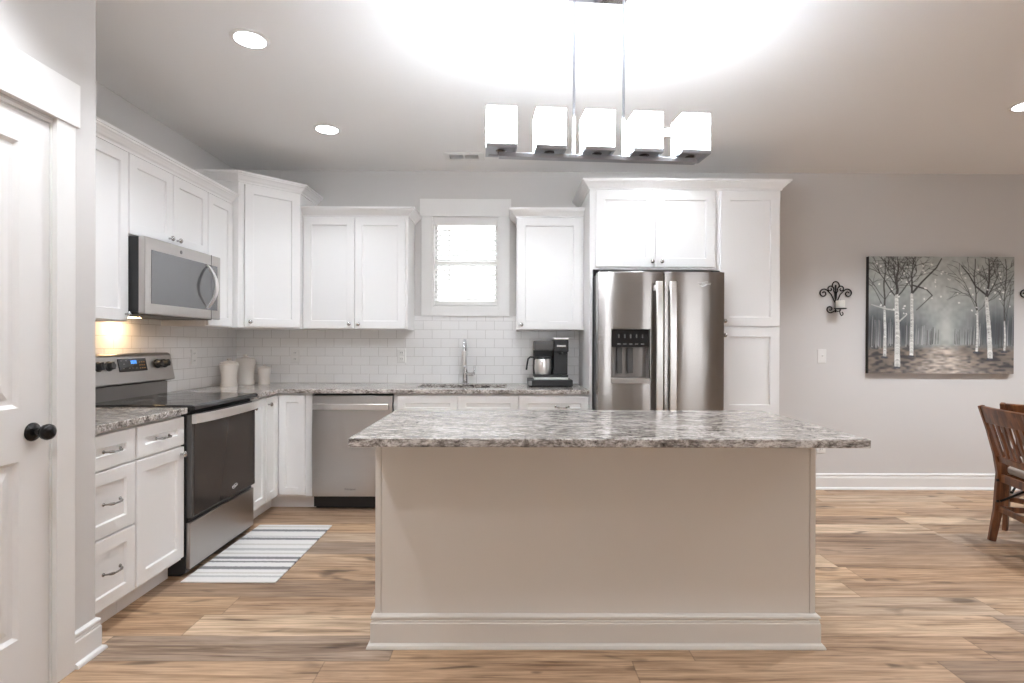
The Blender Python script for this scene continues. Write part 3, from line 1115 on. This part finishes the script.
# ------------------------------------------------------------------ counter objects
def canister(x, y, r_, h, label):
    t = thing('canister', label, 'canister', (x, y, CZ1), 0.0, 'cream ceramic canisters')
    bh = h * .80
    MB().lathe([(r_ * .86, 0), (r_ * .87, .004), (r_ * .80, bh * .18), (r_ * .80, bh * .45), (r_ * .88, bh * .72), (r_ * 1.0, bh * .93), (r_ * .99, bh * .97), (r_ * .9, bh)], seg=36).build('body', CERAM, t, smooth=True)
    MB().lathe([(r_ * .93, bh), (r_ * .95, bh + h * .03), (r_ * .75, bh + h * .075), (r_ * .30, bh + h * .10), (r_ * .17, bh + h * .12), (r_ * .24, bh + h * .155), (r_ * .22, bh + h * .19), (.001, bh + h * .20)], seg=36).build('lid', CERAM, t, smooth=True)


canister(.147, -.405, .073, .222, 'medium cream ceramic canister closest to the stove')
canister(.185, -.215, .082, .250, 'tallest cream ceramic canister in the corner behind the medium one')
canister(.318, -.165, .053, .166, 'smallest cream ceramic canister in front of the sink wall tiles')

pd = thing('coffee_pod_drawer', 'low black drawer box under the coffee maker', 'storage drawer', (2.70, -.27, CZ1))
MB().box(-.178, .178, -.13, .15, .006, .058).build('housing', BLACKM, pd, .006)
MB().box(-.145, .170, -.134, -.13, .010, .054).build('drawer', BLACKM, pd, .002)
for x in (-.16, .16):
    MB().box(x - .012, x + .012, -.11, .13, 0, .006).build('foot', BLACKM, pd)
MB().box(-.180, -.150, -.136, -.128, .012, .052).build('corner_trim', GREYP, pd, .002)

cm = thing('coffee_maker', 'black coffee maker with steel carafe standing on a low drawer', 'coffee maker', (2.70, -.27, CZ1 + .058))
MB().box(-.130, .143, -.105, .12, .0, .018).build('base', WHITEP, cm, .004)
MB().box(-.130, .143, -.103, .12, .018, .040).build('warming_plate', BLACKM, cm, .003)
MB().box(.028, .143, -.060, .12, .040, .235).build('tower', BLACKM, cm, .006)
MB().box(-.130, .028, .045, .12, .040, .235).build('tank', BLACKM, cm, .004)
MB().box(-.128, .028, -.095, .12, .235, .312).build('brew_head', CHAR, cm, .008)
MB().box(.026, .146, -.105, .12, .222, .322).build('pod_head', BLACKM, cm, .008)
MB().box(.024, .148, -.107, .122, .322, .336).build('lid_trim', BRIGHT, cm, .004)
MB().box(.050, .122, -.108, -.105, .262, .280).build('brand_plate', NICKEL, cm, .002)
MB().lathe([(.018, .205), (.018, .236)], (.085, -.08, 0), 'z', 14).build('nozzle', BLACKM, cm)
cf = thing('carafe', 'steel coffee carafe with black handle inside the coffee maker', 'carafe', (2.645, -.305, CZ1 + .098))
MB().lathe([(.062, 0), (.066, .004), (.070, .05), (.068, .11), (.062, .125)], seg=32).build('body', BRIGHT, cf, smooth=True)
MB().lathe([(.062, .125), (.066, .130), (.062, .143), (.03, .147)], seg=32).build('lid', BLACKM, cf, smooth=True)
MB().bar([(-.058, -.005, .136), (-.105, -.01, .140), (-.122, -.012, .125), (-.130, -.012, .08), (-.136, -.012, .035)], .022, .014, (0, 1, 0)).build('handle', BLACKM, cf, .003)


# ------------------------------------------------------------------ wall plates
def plate(name, label, cat, loc, rz, kind, group=None):
    t = thing(name, label, cat, loc, rz, group)
    MB().box(-.037, .037, -.006, 0, -.06, .06).build('cover_plate', WHITEP, t, .002)
    if kind == 'outlet':
        for z in (-.027, .027):
            p = MB().box(-.017, .017, -.008, -.006, z - .019, z + .019).build('socket', WHITEP, t, .001)
            MB().box(-.008, -.0055, -.0085, -.008, z - .004, z + .008).box(.0055, .008, -.0085, -.008, z - .004, z + .008).build('slot', SLOT, p)
    else:
        MB().box(-.006, .006, -.007, -.006, -.013, .013).build('toggle_frame', WHITEP, t)
        MB().bar([(0, -.006, 0), (0, -.018, .009)], .008, .009, (1, 0, 0)).build('toggle', WHITEP, t)
    return t


OG = 'white wall outlets'
plate('outlet', 'white outlet on the tiles between the canisters and the window', 'outlet', (.515, -.008, 1.145), 0, 'outlet', OG)
plate('outlet', 'white outlet on the tiles closest to the kitchen faucet', 'outlet', (1.437, -.008, 1.150), 0, 'outlet', OG)
plate('outlet', 'white outlet on the tiles of the stove wall', 'outlet', (.008, -.650, 1.150), PI / 2, 'outlet', OG)
plate('outlet', 'white outlet low on the greige wall right of the pantry', 'outlet', (5.095, 0, .375), 0, 'outlet', OG)
plate('light_switch', 'white toggle switch plate below the candle sconce', 'light switch', (5.098, 0, 1.162), 0, 'switch')

# ------------------------------------------------------------------ painting
PX0, PX1, PZ0, PZ1 = 5.480, 6.745, 1.013, 2.027
pw, ph = PX1 - PX0, PZ1 - PZ0
pt = thing('painting', 'wide grey canvas painting of birch trees along a forest path', 'painting', ((PX0 + PX1) / 2, 0, PZ0))


def paint_canvas():
    Wn, Hn = 300, 240
    rs = np.random.RandomState(3)
    yy, xx = np.mgrid[0:Hn, 0:Wn]
    u, v = xx / (Wn - 1), yy / (Hn - 1)         # v = 0 at the top

    def fnoise(n, sx, sy):
        g_ = rs.rand(int(Hn / sy) + 3, int(Wn / sx) + 3)
        a_, b_ = yy / sy, xx / sx
        i, j = a_.astype(int), b_.astype(int)
        fa, fb = a_ - i, b_ - j
        return (g_[i, j] * (1 - fa) * (1 - fb) + g_[i + 1, j] * fa * (1 - fb) + g_[i, j + 1] * (1 - fa) * fb + g_[i + 1, j + 1] * fa * fb)

    def lerp(a_, b_, t):
        return a_ + (b_ - a_) * np.clip(t, 0, 1)[..., None]
    C3 = lambda *c_: np.array(c_, float)
    img = np.ones((Hn, Wn, 3)) * C3(163, 167, 163)
    cx_ = np.abs(u - .535)
    img = lerp(img, C3(186, 190, 186), np.exp(-((u - .5) ** 2 / .05 + (v - .15) ** 2 / .10)))
    img += (fnoise(0, 6, 6)[..., None] - .5) * 24 + (fnoise(0, 22, 18)[..., None] - .5) * 18
    # misty far wood
    wood = np.clip((cx_ - .02) * 3.2, 0, 1) * np.exp(-((v - .63) / .19) ** 2)
    img = lerp(img, C3(76, 80, 84), wood * (.85 + .35 * fnoise(0, 3, 40)))
    img = lerp(img, C3(196, 198, 192), np.exp(-(cx_ / .05) ** 2) * np.exp(-((v - .6) / .12) ** 2) * .7)
    # ground
    gr = np.clip((v - .74 - .05 * (fnoise(0, 14, 8) - .5)) / .06, 0, 1)
    gcol = lerp(np.ones((Hn, Wn, 3)) * C3(104, 97, 91), C3(140, 126, 114), fnoise(0, 9, 4))
    gcol = lerp(gcol, C3(62, 60, 62), np.clip(fnoise(0, 9, 4) * 2.4 - 1.0, 0, 1))
    path = np.exp(-((u - .52 - .05 * (v - .9)) / (.05 + .9 * np.clip(v - .74, 0, 1))) ** 2)
    gcol = lerp(gcol, C3(214, 202, 190), path * (.25 + .9 * fnoise(0, 8, 3)))
    img = img * (1 - gr[..., None]) + gcol * gr[..., None]

    def stroke(pts_, r0, r1, col, jit=0.0, alpha=1.0):
        n = len(pts_)
        for k in range(n - 1):
            (xa, ya), (xb, yb_) = pts_[k], pts_[k + 1]
            st = max(2, int(max(abs(xb - xa) * Wn, abs(yb_ - ya) * Hn) * 1.5))
            for s_ in range(st):
                t = s_ / st
                X, Y = (xa + (xb - xa) * t) * Wn, (ya + (yb_ - ya) * t) * Hn
                rr = r0 + (r1 - r0) * (k + t) / (n - 1)
                x0, x1, y0, y1 = int(X - rr - 2), int(X + rr + 3), int(Y - rr - 2), int(Y + rr + 3)
                x0, y0 = max(x0, 0), max(y0, 0)
                if x0 >= min(x1, Wn) or y0 >= min(y1, Hn):
                    continue
                sub = img[y0:y1, x0:x1]
                d_ = np.hypot(xx[y0:y1, x0:x1] - X, yy[y0:y1, x0:x1] - Y)
                a_ = np.clip(rr + .5 - d_, 0, 1)[..., None] * alpha
                cc = np.array(col) + (rs.rand() - .5) * jit
                img[y0:y1, x0:x1] = sub * (1 - a_) + cc * a_
    # thin far trunks
    for i in range(130):
        x = rs.rand()
        q = abs(x - .53)
        if q < .05:
            continue
        top, bot = .62 - .25 * q + .06 * rs.rand(), .74 + .10 * q * rs.rand()
        lt = 150 + 50 * rs.rand() if rs.rand() < .55 else 66
        stroke([(x, bot), (x + .004, top)], .5 + .5 * q, .3, (lt, lt, lt), 20, .75)

    def branch(x, y, ang_, ln, r_, depth):
        pts_ = [(x, y)]
        a_ = ang_
        for i in range(4):
            a_ += (rs.rand() - .5) * .35
            x += math.cos(a_) * ln / 4 * .8
            y -= math.sin(a_) * ln / 4
            pts_.append((x, y))
        stroke(pts_, r_, r_ * .55, (62, 60, 58), 16, .92)
        if depth > 0:
            for i in range(3 if depth > 1 else 2):
                k = 1 + rs.randint(4)
                branch(*pts_[k], a_ + (rs.rand() - .5) * 1.9, ln * (.5 + .3 * rs.rand()), max(r_ * .55, .35), depth - 1)
    P_ = lambda x, y: ((x - 42) / 708, (y - 57) / 570)
    trees = [((121, 540), (118, 300), 3.2), ((182, 590), (176, 250), 5.6), ((250, 535), (250, 240), 3.8), ((567, 515), (569, 320), 2.4), ((633, 548), (613, 258), 5.0), ((702, 512), (701, 370), 1.9)]
    for (bx, by), (tx, ty), wd in trees:
        b0, t0 = P_(bx, by), P_(tx, ty)
        trunk = [t0]
        for q in range(6):
            trunk.append((trunk[-1][0] + (rs.rand() - .5) * .022, trunk[-1][1] - max(t0[1], .3) / 6.2))
        stroke(trunk, wd * .52, .7, (70, 68, 66), 20)
        for q, (X, Y) in enumerate(trunk[:-1]):
            for sg in (-1, 1):
                if rs.rand() < .6:
                    branch(X, Y + .01, PI / 2 + sg * (.35 + .55 * rs.rand()), (.24 - .025 * q) * (.7 + .6 * rs.rand()), max(wd * .22 * (1 - q / 8), .5), 2)
        mid = ((b0[0] + t0[0]) / 2 + .004, (b0[1] + t0[1]) / 2)
        stroke([t0, mid, b0], wd * .62, wd * 1.02, (206, 206, 202), 56)
        for q in range(int(wd * 5)):
            t = rs.rand()
            X, Y = t0[0] + (b0[0] - t0[0]) * t, t0[1] + (b0[1] - t0[1]) * t
            stroke([(X - .004, Y), (X + .006, Y + .002)], .5, .4, (120, 118, 116), 30, .6)
        stroke([(b0[0] - .02, b0[1] + .01), (b0[0] + .02, b0[1] + .012)], 2.2, 1.6, (70, 72, 80), 20, .5)
    stroke([P_(180, 318), P_(130, 312), P_(80, 298), P_(55, 290)], 1.6, .6, (190, 190, 186), 30)
    stroke([P_(190, 372), P_(228, 338)], 1.3, 1.0, (190, 190, 186), 30)
    stroke([P_(255, 232), P_(300, 180), P_(370, 110), P_(395, 65)], 2.0, .9, (64, 62, 60), 16)
    stroke([P_(250, 195), P_(320, 215), P_(350, 245), P_(272, 318)], 1.4, .6, (64, 62, 60), 16)
    stroke([P_(610, 240), P_(560, 200), P_(525, 140), P_(490, 100)], 1.7, .8, (64, 62, 60), 16)
    for q in range(60):
        x, y = .04 + .93 * rs.rand(), .05 + .44 * rs.rand()
        a_ = rs.rand() * PI
        stroke([(x, y), (x + .011 * math.cos(a_), y + .011 * math.sin(a_))], 1.6 * (.6 + .6 * rs.rand()), .5, (232, 232, 228), 20)
    return np.clip(img, 0, 255)


pic = paint_canvas()
Hn, Wn = pic.shape[:2]
lin = pic / 255.0
lin = np.where(lin <= .04045, lin / 12.92, ((lin + .055) / 1.055) ** 2.4)
xs = np.linspace(-pw / 2, pw / 2, Wn)
zs = np.linspace(ph, 0, Hn)
verts = np.zeros((Hn * Wn, 3))
verts[:, 0] = np.tile(xs, Hn)
verts[:, 1] = -.0405
verts[:, 2] = np.repeat(zs, Wn)
ii = (np.arange(Hn - 1)[:, None] * Wn + np.arange(Wn - 1)[None, :]).ravel()
faces = np.stack([ii, ii + Wn, ii + Wn + 1, ii + 1], 1)
me = bpy.data.meshes.new('canvas')
me.from_pydata(verts.tolist(), [], faces.tolist())
at_ = me.color_attributes.new('paint', 'FLOAT_COLOR', 'POINT')
at_.data.foreach_set('color', np.concatenate([lin.reshape(-1, 3), np.ones((Hn * Wn, 1))], 1).ravel())
CANV = mat('oil_paint', (.5, .5, .5), .55)
va = N(CANV, 'ShaderNodeVertexColor', layer_name='paint')
L(CANV, va.outputs[0], P(CANV).inputs['Base Color'])
bump(CANV, noise(CANV, objco(CANV), 260, 3).outputs[0], .25, .002)
me.materials.append(CANV)
co_ = bpy.data.objects.new('canvas', me)
sc.collection.objects.link(co_)
co_.parent = pt
MB().box(-pw / 2, pw / 2, -.040, -.003, 0, ph).build('stretcher', mat('dark_canvas_edge', (.016, .014, .013), .7), pt, .001)


# ------------------------------------------------------------------ sconces
def spiral(cx, cz, r0, r1, a0, turns, n=26):
    out = []
    for i in range(n + 1):
        t = i / n
        a_ = a0 + turns * 2 * PI * t
        q = r0 + (r1 - r0) * t
        out.append((cx + q * math.cos(a_), -.012, cz + q * math.sin(a_)))
    return out


def qpt(u_, v_):     # wall scroll layout in metres about the stem's foot
    return ((u_ - 172) * .00139, -.012, (260 - v_) * .00139)


def sconce_parts(s):
    MB().tube([qpt(172, 262), qpt(172, 90)], .0060, 8).build('stem', IRON, s, smooth=True)
    MB().tube([qpt(172 + 22 * math.cos(a_), 95 - 26 * math.sin(a_)) for a_ in [PI * i / 14 for i in range(-2, 17)]], .0052, 8).build('scroll', IRON, s, smooth=True)
    for sg in (-1, 1):
        arm = [qpt(172, 205), qpt(172 + sg * 12, 185), qpt(172 + sg * 28, 150), qpt(172 + sg * 50, 118)]
        c_ = qpt(172 + sg * 76, 143)
        sp = []
        for i in range(27):
            t = i / 26
            a_ = (PI / 2 + .75) - t * 2 * PI * 1.35
            q = .040 + (.007 - .040) * t
            sp.append((c_[0] + sg * q * math.cos(a_), -.012, c_[2] + q * math.sin(a_)))
        MB().tube(arm[:-1] + sp, .0055, 8).build('scroll', IRON, s, smooth=True)
        c_ = qpt(172 + sg * 34, 116)
        sp = []
        for i in range(23):
            t = i / 22
            a_ = PI + .5 - t * 2 * PI * 1.2
            q = .033 + (.007 - .033) * t
            sp.append((c_[0] - sg * q * math.cos(a_) * -1 if False else c_[0] + sg * q * math.cos(a_), -.012, c_[2] + q * math.sin(a_)))
        MB().tube([qpt(172 + sg * 3, 175), qpt(172 + sg * 5, 140)] + sp, .0050, 8).build('scroll', IRON, s, smooth=True)
    c_ = qpt(137, 241)
    sp = []
    for i in range(25):
        t = i / 24
        a_ = -.9 - t * 2 * PI * 1.25
        q = .034 + (.007 - .034) * t
        sp.append((c_[0] + q * math.cos(a_), -.012, c_[2] + q * math.sin(a_)))
    MB().tube([qpt(172, 250)] + sp, .0055, 8).build('scroll', IRON, s, smooth=True)
    MB().tube([(0, -.012, .012), (0, -.045, .004), (0, -.078, .010), (0, -.078, .024)], .0055, 8).tube(
        [(0.0, -.070, .004), (.004, -.072, -.020), (.014, -.072, -.034), (.026, -.072, -.028), (.028, -.072, -.012), (.018, -.072, -.004)], .0045, 8).build('arm', IRON, s, smooth=True)
    MB().lathe([(.012, .018), (.046, .022), (.050, .030), (.046, .030), (.040, .026), (.001, .026)], (0, -.078, 0), 'z', 24).build('candle_plate', IRON, s, smooth=True)


def candle(loc, label):
    t = thing('candle', label, 'candle', loc, 0, 'white pillar candles')
    MB().lathe([(.034, 0), (.036, .003), (.036, .066), (.033, .069), (.012, .065)], seg=28).build('wax', WAX, t, smooth=True)
    MB().tube([(0, 0, .064), (.001, 0, .076)], .0012, 5).build('wick', SLOT, t)


for x, lb, lc in ((5.210, 'black scrolled iron candle sconce between the pantry and the painting', 'white pillar candle on the sconce left of the painting'),
                  (6.965, 'black scrolled iron candle sconce on the far side of the painting', 'white pillar candle on the sconce right of the painting')):
    s = thing('candle_sconce', lb, 'sconce', (x, 0, 1.545), 0, 'scrolled iron sconces')
    sconce_parts(s)
    candle((x, -.078, 1.545 + .0265), lc)

# ------------------------------------------------------------------ mat
o = MB().slab([0, .5], [0, .89], [], 0.0005, .0085, 'xyz').build('floor_mat', MATM, None, .003)
o.location = (.648, -1.868, 0)
o.rotation_euler = (0, 0, math.radians(-.4))
tag(o, 'white and grey striped mat on the floor in front of the stove', 'mat')

# ------------------------------------------------------------------ chandelier
ch = thing('chandelier', 'linear chrome chandelier with five glowing square shades over the island', 'chandelier', (2.745, -2.41, 1.912), math.radians(4.2))
zc = HC - 1.912
MB().box(-.126, .126, -.045, .045, zc - .018, zc).build('canopy', CHROME, ch, .002)
for x in (-.107, .107):
    MB().tube([(x, 0, .150), (x, 0, zc - .015)], .0055, 10).build('rod', PANM, ch, smooth=True)
MB().box(-.425, .425, -.018, .018, .130, .149).build('bar', PANM, ch, .002)
SS, SHt, SZ = .0615, .153, .169
for i in range(5):
    x = -.416 + i * .2045
    # glass shade: open box with walls
    mb = MB()
    q = SS - .005
    mb.slab([x - SS, x - q, x + q, x + SS], [-SS, -q, q, SS], [(x - q, x + q, -q, q)], SZ, SZ + SHt, 'xyz')
    sh = mb.build('shade', SHADEM, ch, .002)
    MB().lathe([(.030, SZ + .02), (.032, SZ + .06), (.034, SZ + .09), (.024, SZ + .115), (.004, SZ + .125)], (x, 0, 0), 'z', 16).build('bulb', SHADEM, sh, smooth=True)
    pn = MB()
    pn.slab([x - SS - .002, x - SS + .012, x + SS - .012, x + SS + .002], [-SS - .002, -SS + .012, SS - .012, SS + .002],
            [(x - SS + .012, x + SS - .012, -SS + .012, SS - .012)], SZ - .016, SZ, 'xyz')
    pn.box(x - SS + .012, x + SS - .012, -SS + .012, SS - .012, SZ - .010, SZ - .002)
    p_ = pn.build('shade_holder', PANM, ch, .001)
    MB().lathe([(.014, .147), (.014, .155), (.022, .158), (.022, SZ - .010)], (x, 0, 0), 'z', 16).build('socket', NICKEL, p_, smooth=True)

# ------------------------------------------------------------------ recessed lights, vent
cans = [(1.088, -2.038, 'round recessed ceiling light closest to the pantry wall'), (1.090, -.915, 'round recessed ceiling light above the dishwasher side'),
        (2.277, -.910, 'added fill downlight above the sink, hidden by a chandelier shade'), (3.465, -.905, 'round recessed ceiling light behind the chandelier shades'), (5.585, -1.361, 'round recessed ceiling light above the dining side'),  # the one above the sink is added, out of sight, to brighten the tiles
        (3.465, -3.45, 'added unseen fill downlight just ahead of the camera position'), (1.09, -3.16, 'added unseen fill downlight in front of the panel door'), (1.09, -4.3, 'added unseen fill downlight left of the camera position'),  # all three lie out of view, added to lift the brightness
        (7.20, -1.361, 'added unseen fill downlight past the dining side picture'), (5.585, -3.6, 'added unseen fill downlight on the dining side nearer the camera'), (2.4, -6.4, 'added unseen fill downlight behind the camera'), (5.0, -6.4, 'added unseen fill downlight far behind the camera')]  # added out of view too, as fill for the dining wall and room
for x, y, lb in cans:
    t = thing('recessed_light', lb, 'ceiling light', (x, y, HC), 0, 'recessed ceiling lights')
    MB().lathe([(.072, -.001), (.072, -.006), (.086, -.006), (.092, -.002), (.092, 0)], seg=40).build('trim_ring', WHITEP, t, smooth=True)
    MB().lathe([(.074, -.0055), (.074, -.002)], seg=40).build('lens', CANM, t)
    ld_ = bpy.data.lights.new('downlight', 'SPOT')
    near = y > -1.0          # the two by the wall cabinets burn lower and narrower
    ld_.energy = CAN_W * ((.34 if 3 < x < 4 else .50) if near else (2.0 if x > 5 and y > -2 else (.68 if x < 2 and y < -3 else (.62 if x < 2 else .95))))
    ld_.color = (0.94, 0.99, 1.05)
    ld_.spot_size = math.radians(118 if near else 128)
    ld_.spot_blend = 1.0 if near else .75
    ld_.shadow_soft_size = 0.06
    lo_ = bpy.data.objects.new('downlight', ld_)
    sc.collection.objects.link(lo_)
    lo_.location = (x, y, HC - .075)
vt = thing('ceiling_vent', 'small white slotted air vent in the ceiling above the window', 'vent', (2.003, -.385, HC))
MB().slab([-.158, -.115, -.006, .006, .115, .158], [-.085, -.045, .045, .085], [(-.115, -.006, -.045, .045), (.006, .115, -.045, .045)], -.008, 0, 'xyz').build('frame', WHITEP, vt, .002)
MB().box(-.118, .118, -.047, .047, -.0015, -.0005).build('duct', SLOT, vt)
lv = MB()
for i in range(6):
    lv.bar([(-.115, -.037 + i * .015, -.005), (.115, -.037 + i * .015, -.005)], .010, .0012, (0, .7, .7))
lv.build('louvre', WHITEP, vt)


# ------------------------------------------------------------------ chairs (local: faces +y, rear legs at y = 0)
def chair(label, loc, rz):
    t = thing('dining_chair', label, 'chair', loc, rz, 'wooden dining chairs')
    HWD = .215

    def postp(s_):
        return [(s_ * HWD, -.050, 0), (s_ * HWD, -.018, .20), (s_ * HWD, 0, .44), (s_ * HWD, -.020, .56), (s_ * HWD, -.062, .72), (s_ * HWD, -.112, .872)]
    for s_ in (-1, 1):
        MB().bar(postp(s_), [.026, .030, .032, .030, .028, .026], [.040, .046, .052, .046, .040, .032], (1, 0, 0)).build('rear_leg', WOOD, t, .004)
        MB().bar([(s_ * (HWD - .005), .385, 0), (s_ * (HWD - .005), .375, .43)], [.028, .036], [.028, .036], (1, 0, 0)).build('front_leg', WOOD, t, .003)
        MB().box(s_ * HWD - .010, s_ * HWD + .010, .02, .36, .19, .225).build('side_stretcher', WOOD, t, .003)
        MB().box(s_ * (HWD - .002) - .011, s_ * (HWD - .002) + .011, .02, .36, .385, .435).build('seat_rail', WOOD, t, .003)
        b_ = MB().lathe([(.009, 0), (.009, .010), (.004, .012)], (s_ * (HWD - .03), -.030, .40), 'y', 12).lathe([(.009, 0), (.009, .010), (.004, .012)], (s_ * (HWD - .03), -.030, .265), 'y', 12)
        b_.tube([(s_ * (HWD - .03), -.02, .265), (s_ * (HWD - .03), .10, .33), (s_ * (HWD - .03), .20, .39)], .007, 8)
        b_.build('brace', IRON, t, smooth=True)

    def backy(z):
        return -.020 - (z - .56) * .292
    n = 8
    for (z0, z1, nm, dz) in ((.765, .872, 'top_rail', .0), (.515, .560, 'lower_rail', 0)):
        mb = MB()
        zc_ = (z0 + z1) / 2
        pts_ = []
        for i in range(n + 1):
            u_ = -1 + 2 * i / n
            pts_.append((u_ * (HWD - .010), backy(zc_) - .014 * (1 - u_ * u_), zc_))
        mb.bar(pts_, z1 - z0, .022, (0, -.28, .96))
        mb.build(nm, WOOD, t, .004)
    for k, (x, w_) in enumerate(((-.145, .040), (-.085, .030), (0, .075), (.085, .030), (.145, .040))):
        if k == 2:
            for dx in (-.024, .024):
                pp = [(dx * (1.0 if q in (0, 6) else (1.25 if q == 3 else 1.1)), backy(.555 + .215 * q / 6) - .013, .555 + .215 * q / 6) for q in range(7)]
                MB().bar(pp, [.040, .030, .022, .018, .022, .030, .040], .012, (1, 0, 0)).build('splat', WOOD, t, .002)
        else:
            MB().bar([(x, backy(.555) - .011, .555), (x, backy(.77) - .011, .77)], [w_ * .8, w_], .012, (1, 0, 0)).build('slat', WOOD, t, .002)
    MB().box(-HWD + .01, HWD - .01, -.011, .011, .385, .435).build('seat_rail', WOOD, t, .003)
    MB().box(-HWD + .01, HWD - .01, .364, .386, .385, .435).build('seat_rail', WOOD, t, .003)
    MB().box(-HWD + .01, HWD - .01, -.022, -.002, .195, .230).build('rear_stretcher', WOOD, t, .003)
    MB().tube([(-HWD, .20, .26), (HWD, .20, .26)], .006, 8).build('fold_rod', IRON, t)
    MB().box(-HWD - .008, HWD + .008, .030, .400, .437, .490).build('cushion', CUSH, t, .020, seg=4)
    return t


def place_rear_left(px, py, deg):
    """chair origin so that its rear left foot (local -.215,-.05) stands at px,py; deg = heading of local +y measured from +x"""
    a_ = math.radians(deg) - PI / 2
    lx, ly = -.215, -.05
    return (px - (lx * math.cos(a_) - ly * math.sin(a_)), py - (lx * math.sin(a_) + ly * math.cos(a_)), 0), a_


l1, a1 = place_rear_left(5.490, -1.235, -15)
c1 = chair('brown wooden dining chair with oatmeal seat, the one nearer the island', l1, a1)
l2, a2 = place_rear_left(5.752, -1.045, 32)
dup(c1, l2, a2, 'brown wooden dining chair half hidden behind the one nearer the island')
